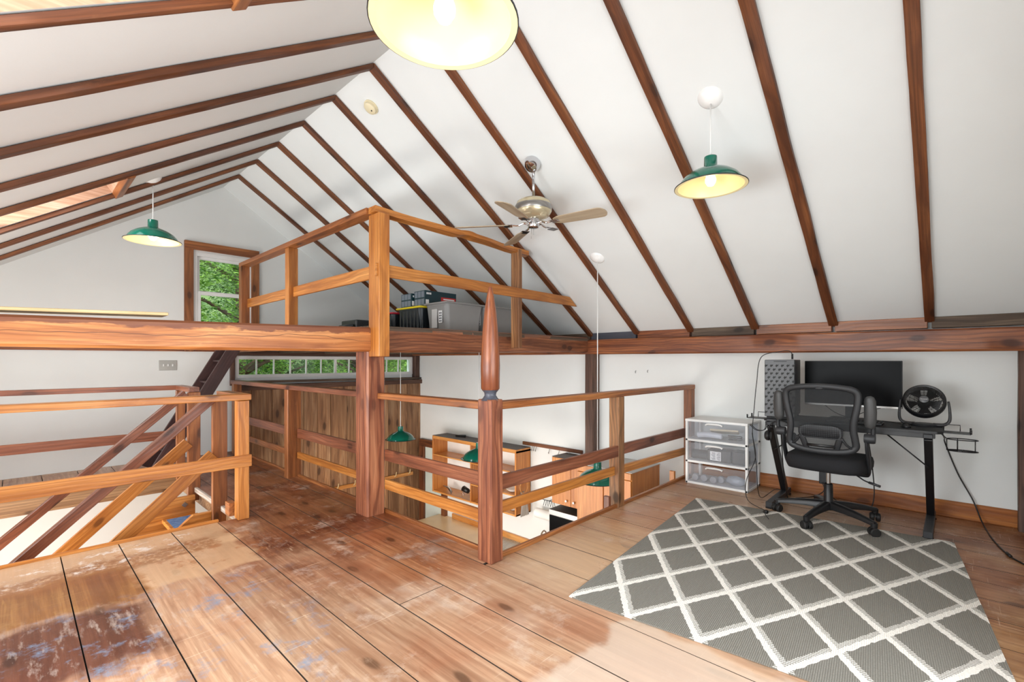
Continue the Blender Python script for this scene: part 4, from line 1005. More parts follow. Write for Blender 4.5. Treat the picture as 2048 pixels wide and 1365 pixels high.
tme.materials.clear(); o = link('hub_lettering', tme, M['paper'], g); o.matrix_basis = tiltM @ Matrix.Translation((0, 0, 0.0702)) @ Matrix.Rotation(rad(90), 4, 'Z')
bm = BM()
lathe_bm(bm, [(0, 0.0), (0.075, 0.0), (0.078, 0.01), (0.07, 0.018), (0, 0.02)], 32)
link('fan_base', me_of(bm), M['dgrey'], g, auto=40)
bracket_m = plain('bracket_grey', (60, 60, 62), 0.4)
for sgn in (-1, 1):
    P = catmull([(0, sgn*0.05, 0.012), (0, sgn*0.105, 0.016), (0, sgn*0.133, 0.045), (0, sgn*0.135, 0.11), (0, sgn*0.128, 0.18)], 5)
    tube('fan_bracket', P, [0.034-0.018*i/(len(P)-1) for i in range(len(P))], bracket_m, g, k=10, flat=(0.4, 1.0), upv=(0, 1, 0.0001))
# mouse, keyboard, headset
bm = BM(); bmesh.ops.create_uvsphere(bm, u_segments=20, v_segments=12, radius=1.0)
for v in bm.verts: v.co = Vector((v.co.x*0.055, v.co.y*0.031*(1-0.12*math.cos(v.co.x*2)), max(0, v.co.z)*0.035))
tag(link('computer_mouse', me_of(bm), M['black'], None, (4.27, 0.255, DZ), (0, 0, 0.2), smooth=True), 'black computer mouse on the desk in front of the fan', 'mouse')
B = (4.30, 0.55, DZ)
g = empty('keyboard', B, 'black keyboard on the desk behind the chair back', 'keyboard')
bm = BM(); box_bm(bm, -0.07, 0.07, -0.17, 0.17, 0.0, 0.018, 0.004); link('keyboard_body', me_of(bm), M['black'], g)
bm = BM()
for r_ in range(5):
    for c_ in range(15): box_bm(bm, -0.058+r_*0.024, -0.058+r_*0.024+0.019, -0.16+c_*0.0215, -0.16+c_*0.0215+0.018, 0.017, 0.025, 0.0015)
tag(link('keys', me_of(bm), M['dgrey'], g), kind=None)
B = (4.12, 1.0, 0.56)
g = empty('headset', B, 'black over-ear headphones hanging under the left end of the desk', 'headphones')
tube('headband', [(0, 0.085*math.cos(a_), 0.07+0.085*math.sin(a_)) for a_ in [PI*i/14 for i in range(15)]]+[(0, -0.088, 0.03), ], 0.009, M['black'], g, k=8, flat=(0.5, 1.5), upv=(0, 0.01, 1))
for sgn in (1, -1):
    lathe('ear_cup', [(0, -0.022), (0.03, -0.02), (0.04, -0.008), (0.041, 0.008), (0.03, 0.02), (0, 0.02)], M['black'], g, (0, sgn*0.088, 0.03), rot=(PI/2, 0, 0), seg=24)
tube('hanger_loop', [(0, 0.0, 0.155), (0.01, 0.0, 0.16)], 0.006, M['black'], g)

# ------------------------------------------------------------------ office chair
B = (4.145, 0.688, 0)
g = empty('office_chair', B, 'black mesh-back office chair with raised arm pads, on castors by the desk', 'chair'); g.rotation_euler = (0, 0, rad(-2))
cang = [23+2, 95+2, 167+2, 239+2, 311+2]
lathe('base_column', [(0.04, 0.085), (0.042, 0.13), (0.03, 0.15), (0.028, 0.27), (0.022, 0.275)], M['black'], g, seg=24)
lathe('gas_cylinder', [(0.0145, 0.26), (0.0145, 0.41)], M['steel'], g, seg=20)
for an in cang:
    a_ = rad(an); ca, sa = math.cos(a_), math.sin(a_)
    bm = BM(); P = []; N = 8; rings = []
    for i in range(N+1):
        f = i/N; r_ = 0.02+0.325*f; w = 0.030-0.012*f; h = 0.055-0.028*f; zc = 0.118-0.034*f*f
        rings.append([bm.verts.new((r_*ca-y*sa, r_*sa+y*ca, zc+z)) for y, z in ((-w, -h/2), (w, -h/2), (w, h*0.2), (w*0.55, h/2), (-w*0.55, h/2), (-w, h*0.2))])
    for A, Bq in zip(rings, rings[1:]):
        for j in range(6): bm.faces.new((A[j], A[(j+1) % 6], Bq[(j+1) % 6], Bq[j]))
    bm.faces.new(rings[0]); bm.faces.new(list(reversed(rings[-1])))
    bmesh.ops.recalc_face_normals(bm, faces=bm.faces)
    leg = link('base_arm', me_of(bm), M['black'], g, auto=50)
    cas = lathe('castor', [(0.012, 0.052), (0.02, 0.06), (0.021, 0.09), (0.0, 0.10)], M['black'], leg, (0.335*ca, 0.335*sa, 0.0), seg=16)
    ra_ = a_+rad(60)
    bm = BM()
    for s_ in (-1, 1):
        Mx = Matrix.Rotation(ra_, 4, 'Z') @ Matrix.Translation((0.0, s_*0.018, 0.0305)) @ Matrix.Rotation(PI/2, 4, 'X')
        lathe_bm(bm, [(0, -0.014), (0.025, -0.014), (0.0305, -0.008), (0.0305, 0.008), (0.025, 0.014), (0, 0.014)], 24, M4=Mx)
    Mx = Matrix.Rotation(ra_, 4, 'Z') @ Matrix.Translation((0, 0, 0.0))
    for i in range(9):
        pass
    hood = [((0.031*math.cos(q)), 0.0285+0.033*math.sin(q)) for q in [rad(10+160*i/10) for i in range(11)]]
    inner = [((0.026*math.cos(q)), 0.0285+0.026*math.sin(q)) for q in [rad(10+160*i/10) for i in range(11)]]
    for i in range(10):
        for side in (hood,):
            vs4 = [Mx @ Vector((hood[i][0], -0.006, hood[i][1])), Mx @ Vector((hood[i+1][0], -0.006, hood[i+1][1])), Mx @ Vector((hood[i+1][0], 0.006, hood[i+1][1])), Mx @ Vector((hood[i][0], 0.006, hood[i][1]))]
            bm.faces.new([bm.verts.new(v) for v in vs4])
    link('castor_wheels', me_of(bm), M['rubber'], leg, (0.335*ca, 0.335*sa, 0.0), auto=40)
bm = BM(); box_bm(bm, -0.10, 0.12, -0.10, 0.10, 0.375, 0.405, 0.008, 2); link('tilt_mechanism', me_of(bm), M['black'], g)
# seat cushion
bm = BM(); NS = 28; ringsT = []
def seat_ring(sc, z):
    out = []
    for i in range(NS*2):
        a_ = 2*PI*i/(NS*2); c, s = math.cos(a_), math.sin(a_); e = 0.42
        x = math.copysign(abs(c)**e, c)*0.245*sc+0.01; y = math.copysign(abs(s)**e, s)*0.25*sc*(1.0 if x > -0.1 else 0.97)
        out.append(bm.verts.new((x, y, z-0.014*(x/0.245)**2*(1 if x > 0.1 else 0))))
    return out
prof = [(0.86, 0.390), (0.97, 0.397), (1.01, 0.42), (1.02, 0.455), (0.99, 0.485), (0.90, 0.500), (0.6, 0.504), (0.25, 0.50)]
rg = [seat_ring(s_, z) for s_, z in prof]
for A, Bq in zip(rg, rg[1:]):
    n = len(A)
    for j in range(n): bm.faces.new((A[j], A[(j+1) % n], Bq[(j+1) % n], Bq[j]))
bm.faces.new(list(reversed(rg[0]))); bm.faces.new(rg[-1]); link('seat', me_of(bm), M['fabric'], g, auto=60)
# back: frame profile (y, z) and its x position
def bx(y, z): 
    f = (z-0.53)/0.49
    return -0.215-0.055*f*f-0.03*math.sin(PI*f)*0.6+0.35*y*y
FP = [(0, 1.005), (0.10, 1.000), (0.185, 0.985), (0.215, 0.955), (0.216, 0.90), (0.205, 0.83), (0.192, 0.76), (0.190, 0.70), (0.198, 0.64), (0.200, 0.59), (0.165, 0.560), (0.09, 0.545), (0, 0.541)]
FP = FP+[(-y, z) for y, z in FP[-2:0:-1]]
P = catmull([(bx(y, z), y, z) for y, z in FP], 5, True)
rr_ = []
for p in P: rr_.append(0.0225 if abs(p.y) > 0.17 else 0.021)
tube('back_frame', P, rr_, M['chairgrey'], g, k=10, closed=True, flat=(0.55, 1.0), upv=(1, 0, 0.02))
# mesh panel
bm = BM(); NZ_, NYv = 24, 20; grid = []
fine = catmull([(0, y, z) for y, z in [(0.0, 1.0)]+FP[1:12]+[(0, 0.541)]], 6)
def halfw(z):
    best = 0
    for p, q in zip(fine, fine[1:]):
        if (p.z-z)*(q.z-z) <= 0 and abs(p.z-q.z) > 1e-6:
            t_ = (z-p.z)/(q.z-p.z); best = max(best, p.y+(q.y-p.y)*t_)
    return best
for i in range(NZ_+1):
    z = 0.548+(0.997-0.548)*i/NZ_; hw = max(0.02, halfw(z))-0.002
    grid.append([bm.verts.new((bx(hw*(2*j/NYv-1), z)+0.004, hw*(2*j/NYv-1), z)) for j in range(NYv+1)])
for i in range(NZ_):
    for j in range(NYv): bm.faces.new((grid[i][j], grid[i][j+1], grid[i+1][j+1], grid[i+1][j]))
link('mesh_panel', me_of(bm), M['mesh'], g, smooth=True)
# lumbar support: pad plus three struts to the frame
bm = BM(); grid = []
for i in range(11):
    z = 0.635+0.10*i/10; hw = 0.135*(1-0.55*max(0, (i-7)/3)**2-0.12*max(0, (3-i)/3))
    grid.append([bm.verts.new((bx(hw*(2*j/12-1), z)-0.016-0.006*math.sin(PI*i/10), hw*(2*j/12-1), z)) for j in range(13)])
for i in range(10):
    for j in range(12): bm.faces.new((grid[i][j], grid[i][j+1], grid[i+1][j+1], grid[i+1][j]))
r = bmesh.ops.solidify(bm, geom=bm.faces[:], thickness=0.006)
t = NT('lumbar_dimpled'); t.set(Base_Color=lin((56, 58, 62)), Roughness=0.4); vo = t.n('ShaderNodeTexVoronoi'); vo.inputs['Scale'].default_value = 75; vo.inputs['Randomness'].default_value = 0.1
t.l(t.obco(), vo.inputs['Vector']); t.l(t.mix(t.mapr(vo.outputs['Distance'], 0.1, 0.6), lin((78, 80, 84)), lin((30, 31, 34))), t.b.inputs['Base Color']); t.bump(vo.outputs['Distance'], -1.0, 0.004); M['lumbar'] = t.m
link('lumbar_pad', me_of(bm), M['lumbar'], g, smooth=True)
for sgn in (-1, 1):
    tube('lumbar_strut', [(bx(0.11, 0.64)-0.014, sgn*0.115, 0.645), (bx(0.12, 0.61)-0.012, sgn*0.105, 0.61), (bx(0.12, 0.57)-0.008, sgn*0.095, 0.575), (bx(0.1, 0.55), sgn*0.09, 0.553)], 0.016, M['chairgrey'], g, k=8, smooth_n=4, flat=(0.35, 1.2), upv=(1, 0, 0.01))
    tube('lumbar_strut', [(bx(0.12, 0.64)-0.014, sgn*0.125, 0.65), (bx(0.15, 0.61)-0.01, sgn*0.15, 0.605), (bx(0.18, 0.58), sgn*0.185, 0.575)], 0.008, M['chairgrey'], g, k=8, smooth_n=4)
tube('lumbar_slot_bar', [(bx(0, 0.585)-0.01, -0.085, 0.583), (bx(0, 0.585)-0.01, 0.085, 0.583)], 0.010, M['black'], g, k=8, flat=(0.4, 1.0), upv=(1, 0, 0.01))
bm = BM(); bmesh.ops.create_uvsphere(bm, u_segments=16, v_segments=8, radius=1)
for v in bm.verts: v.co = Vector((v.co.x*0.006, v.co.y*0.026, v.co.z*0.009))
link('frame_badge', me_of(bm), M['dgrey'], g, (bx(0, 1.005)-0.012, 0, 0.992), smooth=True)
# arms: bracket from under the seat up to the pivot, pads folded upright
for sgn in (-1, 1):
    y = sgn*0.252
    tube('arm_bracket', [(0.0, sgn*0.12, 0.39), (-0.02, sgn*0.23, 0.39), (-0.06, y, 0.42), (-0.11, y+sgn*0.004, 0.50), (-0.15, y+sgn*0.002, 0.58), (-0.165, y, 0.665)], 0.030, M['chairgrey'], g, k=10, smooth_n=5, flat=(0.4, 1.0), upv=(0, 1, 0.01))
    lathe('arm_pivot', [(0, -0.032), (0.03, -0.03), (0.033, -0.02), (0.033, 0.02), (0.03, 0.03), (0, 0.032)], M['dgrey'], g, (-0.165, y+sgn*0.018, 0.655), rot=(PI/2, 0, 0), seg=24)
    tube('arm_stalk', [(-0.165, y+sgn*0.035, 0.66), (-0.17, y+sgn*0.038, 0.72), (-0.175, y+sgn*0.03, 0.78)], 0.014, M['chairgrey'], g, k=8, smooth_n=3)
    zz = 0.005 if sgn > 0 else -0.01
    P = [(-0.19, y+sgn*0.02, 0.735+zz), (-0.19, y+sgn*0.022, 0.745+zz), (-0.192, y+sgn*0.024, 0.77+zz), (-0.196, y+sgn*0.026, 0.85+zz), (-0.203, y+sgn*0.024, 0.92+zz), (-0.208, y+sgn*0.022, 0.945+zz), (-0.209, y+sgn*0.02, 0.955+zz)]
    tube('arm_pad', P, [0.012, 0.026, 0.034, 0.036, 0.034, 0.026, 0.012], M['pad'], g, k=14, flat=(0.6, 1.0), upv=(1, 0, 0.01))
tube('height_lever', [(0.0, -0.10, 0.385), (-0.03, -0.17, 0.37), (-0.05, -0.22, 0.345), (-0.06, -0.255, 0.335)], 0.005, M['black'], g, k=8, smooth_n=4)
tube('lever_grip', [(-0.06, -0.25, 0.337), (-0.07, -0.315, 0.322)], 0.009, M['dgrey'], g, k=10)

# ------------------------------------------------------------------ drawer tower
B = (4.67, 1.632, 0)
g = empty('drawer_unit', B, 'white plastic three-drawer unit with see-through drawers beside the railing', 'drawers')
x0, x1, y0, y1 = -0.185, 0.185, -0.283, 0.283
bm = BM()
for zz in (0.0, 0.205, 0.41): 
    box_bm(bm, x0, x1, y0, y1, zz, zz+0.022, 0.003)
box_bm(bm, x0-0.004, x1, y0-0.002, y1+0.002, 0.598, 0.622, 0.005, 2)
for (xa, xb, ya, yb) in ((x0, x0+0.03, y0, y0+0.022), (x0, x0+0.03, y1-0.022, y1), (x1-0.05, x1, y0, y0+0.022), (x1-0.05, x1, y1-0.022, y1)):
    box_bm(bm, xa, xb, ya, yb, 0.0, 0.61, 0.002)
link('frame', me_of(bm), M['white'], g)
for ya in (y0+0.006, y1-0.010):
    bm = BM(); box_bm(bm, x0+0.03, x1-0.05, ya, ya+0.004, 0.02, 0.6); link('side_panel', me_of(bm), M['frost'], g)
for i, zz in enumerate((0.024, 0.229, 0.434)):
    bm = BM(); N = 12; hh = 0.170
    pts = [(x0-0.018*math.cos((j/N-0.5)*PI*0.9)+0.002, y0+0.024+(y1-y0-0.048)*j/N) for j in range(N+1)]
    for p, q in zip(pts, pts[1:]): bm.faces.new([bm.verts.new(v) for v in ((p[0], p[1], zz), (q[0], q[1], zz), (q[0], q[1], zz+hh), (p[0], p[1], zz+hh))])
    bm.faces.new([bm.verts.new(v) for v in ((x0, y0+0.024, zz), (x1-0.02, y0+0.03, zz), (x1-0.02, y1-0.03, zz), (x0, y1-0.024, zz))])
    bmesh.ops.remove_doubles(bm, verts=bm.verts, dist=1e-4)
    d = link('drawer', me_of(bm, calc=False), M['frost'], g, smooth=False)
    tube('drawer_handle', [(x0-0.018, -0.07, zz+0.10), (x0-0.035, -0.075, zz+0.145), (x0-0.04, -0.05, zz+0.158), (x0-0.04, 0.05, zz+0.158), (x0-0.035, 0.075, zz+0.145), (x0-0.018, 0.07, zz+0.10)][1:5], 0.008, M['white'], d, k=8, smooth_n=4)
    bm = BM(); box_bm(bm, x0-0.036, x0-0.012, -0.078, 0.078, zz+0.148, zz+0.156, 0.003); link('handle_ledge', me_of(bm), M['white'], d)
# contents of the drawers (each its own thing)
def W(x, y, z): return (B[0]+x, B[1]+y, B[2]+z)
o = box('notebook', B[0]-0.12, B[0]+0.08, B[1]-0.15, B[1]+0.09, 0.50, 0.515, plain('cardboard_tan', (206, 190, 160), 0.7)); o.rotation_euler = (0.0, 0.25, 0.25); tag(o, 'tan pad propped up inside the top drawer', 'notebook')
bm = BM(); tube_bm(bm, catmull([(0, -0.11, 0.028), (0, -0.03, 0.036), (0, 0.06, 0.034), (0, 0.12, 0.024)], 6), [0.012]+[0.028]*17+[0.012], 12)
tag(link('plastic_bag', me_of(bm), plain('crumpled_bag', (196, 200, 208), 0.3), None, W(-0.12, 0.07, 0.434+0.008), (0, 0, 0.1), smooth=True), 'clear and white plastic bag bundle inside the top drawer', 'bag')
o = tube('cable_bundle', [W(-0.1+0.05*math.cos(i*0.9), -0.15+0.06*math.sin(i*0.9), 0.446+0.0025*i) for i in range(20)], 0.004, M['cable'], None, k=6, smooth_n=4); tag(o, 'black cable coil at the right inside the top drawer', 'cable')
bm = BM(); box_bm(bm, -0.06, 0.06, -0.11, 0.11, 0, 0.115, 0.01, 2); o = link('black_box', me_of(bm), M['black'], None, W(-0.06, -0.01, 0.2275)); tag(o, 'black box with a printed label inside the middle drawer', 'box')
bm = BM(); box_bm(bm, -0.001, 0.001, -0.05, 0.05, 0, 0.085); lb = link('label_sticker', me_of(bm), M['paper'], o, (-0.062, 0.03, 0.012))
bm = BM()
for r_ in range(7):
    for c_ in range(2): box_bm(bm, -0.0018, -0.0008, -0.044+c_*0.046, -0.044+c_*0.046+random.uniform(0.02, 0.04), 0.008+r_*0.0105, 0.008+r_*0.0105+0.004)
link('label_print', me_of(bm), M['ink'], lb)
bm = BM(); tube_bm(bm, [(0, 0, 0), (0, 0.15, 0)], 0.045, 20); tag(link('lens_tube', me_of(bm), M['black'], None, W(-0.08, 0.10, 0.2745)), 'round black case at the left inside the middle drawer', 'case')
bm = BM(); box_bm(bm, -0.06, 0.08, -0.12, 0.0, 0, 0.12, 0.01, 2); tag(link('black_pouch', me_of(bm), M['black'], None, W(-0.07, -0.13, 0.2275)), 'black pouch at the right inside the middle drawer', 'pouch')
for i, (yy, xx) in enumerate(((0.20, -0.13), (0.12, -0.12), (0.03, -0.13), (-0.02, -0.08))):
    lathe('cable_reel', [(0, 0), (0.034, 0), (0.036, 0.01), (0.03, 0.03), (0.012, 0.034), (0, 0.034)], plain('reel_grey%d' % i, (150, 150, 156), 0.5), tag(empty('cable_reel', W(xx, yy, 0.0615), ['grey disc furthest left inside the bottom drawer', 'grey disc second from the left inside the bottom drawer', 'grey disc in the middle of the bottom drawer', 'grey disc behind the others in the bottom drawer'][i], 'reel', 'grey discs in the bottom drawer'), None), (0, 0, 0), rot=(0, -PI/2, 0), seg=24)
bm = BM(); bmesh.ops.create_icosphere(bm, subdivisions=3, radius=1)
for v in bm.verts: 
    n_ = 1+0.25*mnoise.noise(v.co*2.5); v.co = Vector((v.co.x*0.05*n_, v.co.y*0.09*n_, v.co.z*0.045*n_+0.045))
tag(link('plastic_bag', me_of(bm), plain('bag_grey', (150, 156, 168), 0.3), None, W(-0.08, -0.15, 0.024), smooth=True), 'crumpled grey plastic bag at the right inside the bottom drawer', 'bag')

# ------------------------------------------------------------------ power strip and cables
B = (XR, 0.835, 0.17)
g = empty('power_outlet', B, 'black multi-socket adapter plugged low on the wall behind the chair', 'power socket')
box('socket_body', XR-0.035, XR, 0.798, 0.872, 0.11, 0.225, M['black'], g, 0.004, base=B)
bm = BM()
for yy in (0.815, 0.852):
    for zz in (0.14, 0.19):
        for dy in (-0.006, 0.006): box_bm(bm, -0.0365, -0.034, yy-B[1]+dy-0.0015, yy-B[1]+dy+0.0015, zz-B[2]-0.005, zz-B[2]+0.005)
link('socket_holes', me_of(bm), M['dgrey'], g)
def cable(pts, r, label, n=8):
    o = tube('cable', pts, r, M['cable'], None, k=6, smooth_n=n); return tag(o, label, 'cable')
cable([(4.30, 0.07, 0.70), (4.62, 0.06, 0.62), (4.845, 0.06, 0.56), (4.845, -0.01, 0.34), (4.83, -0.09, 0.16), (4.78, -0.13, 0.04), (4.68, -0.15, 0.006), (4.4, -0.18, 0.005), (4.13, -0.232, 0.005), (4.0, -0.29, 0.005), (3.9, -0.34, 0.005)], 0.0045, 'long black cable running from the right desk end down the wall across the floor')
o = tube('cable_plug', [(4.16, -0.225, 0.009), (4.10, -0.238, 0.009)], 0.009, M['cable'], None, k=8); tag(o, 'small black connector on the floor cable at the right edge', 'plug')
cable([(4.80, 0.82, 0.13), (4.78, 0.83, 0.06), (4.76, 0.90, 0.006), (4.6, 1.0, 0.005), (4.45, 1.02, 0.02), (4.35, 1.03, 0.25), (4.28, 1.03, 0.52), (4.25, 1.03, 0.66)], 0.004, 'black cable looping from the wall socket over the floor to the left desk leg')
cable([(4.81, 0.845, 0.13), (4.79, 0.80, 0.05), (4.70, 0.70, 0.006), (4.62, 0.60, 0.008), (4.63, 0.5, 0.01), (4.66, 0.47, 0.12), (4.64, 0.48, 0.35), (4.5, 0.5, 0.66)], 0.004, 'black cable rising behind the chair right of the column')
cable([(4.175, 0.93, 1.235), (4.175, 0.955, 1.262), (4.16, 1.02, 1.255), (4.14, 1.145, 1.21), (4.13, 1.175, 1.0), (4.12, 1.19, 0.8), (4.11, 1.20, 0.6), (4.12, 1.18, 0.4), (4.12, 1.25, 0.2), (4.06, 1.22, 0.06), (4.02, 1.08, 0.014), (3.9, 1.05, 0.024), (3.80, 1.0, 0.022)], 0.003, 'thin black cable from the top of the computer tower down to the rug')
o = tube('cable_plug', [(4.175, 0.93, 1.197), (4.175, 0.93, 1.237)], 0.007, M['cable'], None, k=8); tag(o, 'small black plug standing in the top of the computer tower', 'plug')
cable([(4.10, 1.20, 0.60), (4.14, 1.18, 0.35), (4.25, 1.20, 0.12), (4.40, 1.21, 0.01), (4.5, 1.14, 0.07), (4.52, 1.085, 0.075)], 0.003, 'thin black cable drooping beside the drawer unit to the left desk foot')
cable([(4.32, 0.255, DZ+0.012), (4.40, 0.30, DZ+0.008), (4.5, 0.36, DZ+0.006), (4.57, 0.5, DZ+0.006)], 0.0025, 'thin mouse cord lying on the desk')
cable([(4.56, 0.80, DZ+0.12), (4.57, 0.72, DZ+0.05), (4.56, 0.62, DZ+0.02), (4.575, 0.5, DZ+0.07), (4.57, 0.42, DZ+0.10)], 0.0025, 'black cord tangle below the monitor, seen through the chair mesh')
o = tube('cable_box', [(4.0, 1.08, 0.012), (3.96, 1.055, 0.024)], 0.014, M['cable'], None, k=8); tag(o, 'small black inline box on a cord by the left desk foot', 'adapter')

# ------------------------------------------------------------------ things stored on the loft
LZ = 1.452
def tote(name, x0, x1, y0, y1, h, body, lidm, label, group, grey=True):
    cx, cy = (x0+x1)/2, (y0+y1)/2; g = empty(name, (cx, cy, LZ), label, 'storage bin', group)
    bm = BM(); rings = []
    for z, s in ((0.0, 0.86), (0.01, 0.87), (h*0.93, 0.985), (h*0.93, 1.0), (h, 1.0)):
        ring = []
        w, d = (x1-x0)/2*s, (y1-y0)/2*s; r_ = 0.045*s
        for (sx, sy, a0) in ((1, 1, 0), (-1, 1, 90), (-1, -1, 180), (1, -1, 270)):
            for q in range(5):
                a_ = rad(a0+q*22.5); ring.append(bm.verts.new((sx*(w-r_)+r_*math.cos(a_), sy*(d-r_)+r_*math.sin(a_), z)))
        rings.append(ring)
    for A, Bq in zip(rings, rings[1:]):
        n = len(A)
        for j in range(n): bm.faces.new((A[j], A[(j+1) % n], Bq[(j+1) % n], Bq[j]))
    bm.faces.new(list(reversed(rings[0]))); bm.faces.new(rings[-1])
    link('bin_body', me_of(bm), body, g, auto=50)
    bm = BM(); w, d = (x1-x0)/2+0.012, (y1-y0)/2+0.012
    box_bm(bm, -w, w, -d, d, h-0.004, h+0.016, 0.008, 2); link('lid', me_of(bm), lidm, g, auto=50)
    return g, cx, cy
gb = 'grey storage totes on the loft'
for i, (xa, lab) in enumerate(((2.885, 'grey storage tote on the loft, left one of the two'), (3.40, 'grey storage tote on the loft, right one behind the newel finial'))):
    g, cx, cy = tote('storage_tote', xa, xa+0.49, 3.60, 3.95, 0.30, M['grey_bin'], M['grey_bin'], lab, gb)
    bm = BM(); box_bm(bm, -0.246, -0.232, -0.015, 0.065, 0.06, 0.25, 0.004); link('handle_rib', me_of(bm), plain('tote_rib', (196, 194, 192), 0.4), g, (0, 0, 0))
    bm = BM(); box_bm(bm, -0.243, -0.240, -0.10, -0.045, 0.11, 0.23); lb = link('label_sticker', me_of(bm), M['paper'], g)
    bm = BM()
    for r_ in range(4):
        for c_ in range(2): box_bm(bm, -0.2445, -0.243, -0.092+c_*0.022, -0.078+c_*0.022, 0.12+r_*0.026, 0.134+r_*0.026)
    link('label_print', me_of(bm), M['ink'], lb)
def ribs(g, w, d, h, mat):
    bm = BM()
    for i in range(6):
        y = -d/2*0.8+i*d*0.16; box_bm(bm, -w/2-0.002, -w/2+0.02, y-0.012, y+0.012, 0.03, h-0.02, 0.003)
    for i in range(5):
        x = -w/2*0.8+i*w*0.2; box_bm(bm, x-0.012, x+0.012, -d/2-0.002, -d/2+0.02, 0.03, h-0.02, 0.003)
    link('side_ribs', me_of(bm), mat, g)
g, _, _ = tote('storage_tote', 2.86, 3.30, 4.00, 4.42, 0.285, M['black_bin'], M['yellow'], 'black storage tote with a yellow lid behind the grey totes', 'black storage totes on the loft'); ribs(g, 0.43, 0.40, 0.285, M['black_bin'])
g, _, _ = tote('storage_tote', 2.84, 3.28, 4.48, 4.96, 0.25, M['black_bin'], M['red'], 'black storage tote with a red lid right of the tall loft post', 'black storage totes on the loft'); ribs(g, 0.43, 0.46, 0.25, M['black_bin'])
B = (2.52, 4.6, LZ)
g = empty('equipment_case', B, 'low black case on the loft left of the tall loft post', 'case')
bm = BM(); box_bm(bm, -0.13, 0.20, -0.16, 0.16, 0.0, 0.155, 0.012, 2); link('case_body', me_of(bm), M['black_bin'], g)
bm = BM(); tube_bm(bm, [(-0.155, -0.14, 0.06), (-0.155, 0.14, 0.06)], 0.06, 14, flat=(0.8, 0.45), upv=(0, 0, 1)); link('case_end', me_of(bm), M['black_bin'], g, smooth=True)
for i, (xa, ya, w, d, h, lab) in enumerate(((2.92, 4.00, 0.42, 0.19, 0.165, 'dark green printed box with a red stripe on top of the yellow-lidded tote'), (2.90, 4.215, 0.36, 0.19, 0.15, 'printed box with a red and white corner, left of the dark green box'))):
    zb = LZ+0.285+0.017; g = empty('cardboard_box', (xa+w/2, ya+d/2, zb), lab, 'box', 'printed boxes on the yellow lid')
    bm = BM(); box_bm(bm, -w/2, w/2, -d/2, d/2, 0, h, 0.002); bx_ = link('box_body', me_of(bm), M['boxgreen'], g)
    bm = BM()
    for r_ in range(2):
        for c_ in range(3): box_bm(bm, -w/2-0.0012, -w/2, -d/2+0.012+c_*0.058, -d/2+0.062+c_*0.058, 0.015+r_*h*0.48, 0.015+r_*h*0.48+h*0.38)
    link('end_print', me_of(bm), M['boxgrey'], g)
    bm = BM()
    if i == 0: box_bm(bm, 0.0, w/2-0.01, -d/2-0.0012, -d/2, 0.07, 0.11)
    else:
        V = [bm.verts.new(p) for p in ((-w/2+0.01, -d/2-0.001, 0.0), (w/2, -d/2-0.001, 0.0), (w/2, -d/2-0.001, h*0.7))]; bm.faces.new(V)
    link('red_stripe', me_of(bm), M['boxred'], g)
    bm = BM(); 
    for c_ in range(3): box_bm(bm, -w/2+0.02+c_*0.022, -w/2+0.036+c_*0.022, -d/2-0.0014, -d/2, h-0.04, h-0.02)
    box_bm(bm, -w/2+0.01, -w/2+0.05, -d/2-0.0014, -d/2, 0.02, 0.07)
    if i == 0: box_bm(bm, 0.03, w/2-0.03, -d/2-0.0022, -d/2-0.0012, 0.083, 0.096)
    link('white_print', me_of(bm), M['paper'], g)

# ------------------------------------------------------------------ kitchen below
# door in the right wall
d1 = bpy.data.objects.new('door_1', None); C.objects.link(d1); d1['kind'] = 'structure'
bm = BM(); box_bm(bm, XR-0.03, XR-0.005, 6.16, 6.62, NZ, -0.28, 0.003); link('door_leaf', me_of(bm), M['door_pale'], d1)
for y in (6.69, 6.10): board('door_casing', (XR-0.03, y, NZ), (XR-0.03, y, -0.16), 0.14 if y > 6.5 else 0.10, 0.06, M['rafter'], d1, up=(1, 0, 0))
board('door_casing', (XR-0.03, 6.05, -0.22), (XR-0.03, 6.76, -0.22), 0.06, 0.12, M['rafter'], d1)
# open shelf cabinet
B = (4.72, 5.16, -0.89); cx0, cx1, cy0, cy1, cz0, cz1 = 4.57, XR-0.002, 4.245, 6.065, -0.89, 0.0
g = empty('shelf_cabinet', B, 'open light wood shelf cabinet hanging on the kitchen wall below', 'cabinet')
for nm, y in (('side_panel', cy0+0.012), ('divider', 5.15), ('side_panel', cy1-0.012)): box(nm, cx0, cx1, y-0.012, y+0.012, cz0, cz1-0.02, M['cab_v'], g, 0.002, base=B)
board('bottom_board', (4.72, cy0, cz0+0.012), (4.72, cy1, cz0+0.012), 0.298, 0.024, M['cab'], g, B)
board('top_board', (4.72, cy0, cz1-0.025), (4.72, cy1, cz1-0.025), 0.298, 0.05, M['cab'], g, B)
box('top_cover', cx0+0.003, cx1, cy0+0.003, cy1-0.003, cz1, cz1+0.004, M['cabtop'], g, base=B)
board('shelf', (4.72, 5.16, -0.30), (4.72, cy1-0.02, -0.30), 0.296, 0.02, M['cab'], g, B)
board('shelf', (4.72, cy0+0.02, -0.31), (4.72, 5.14, -0.31), 0.296, 0.02, M['cab'], g, B)
board('shelf', (4.72, cy0+0.02, -0.62), (4.72, 5.14, -0.62), 0.296, 0.02, M['cab'], g, B)
box('back_panel', cx1-0.008, cx1, cy0, cy1, cz0, cz1, M['white'], g, base=B)
o = tube('torch', [(4.70, 5.64, 0.024), (4.78, 5.50, 0.024)], [0.014, 0.020], M['black'], None, k=12); tag(o, 'small black torch lying on top of the shelf cabinet', 'torch')
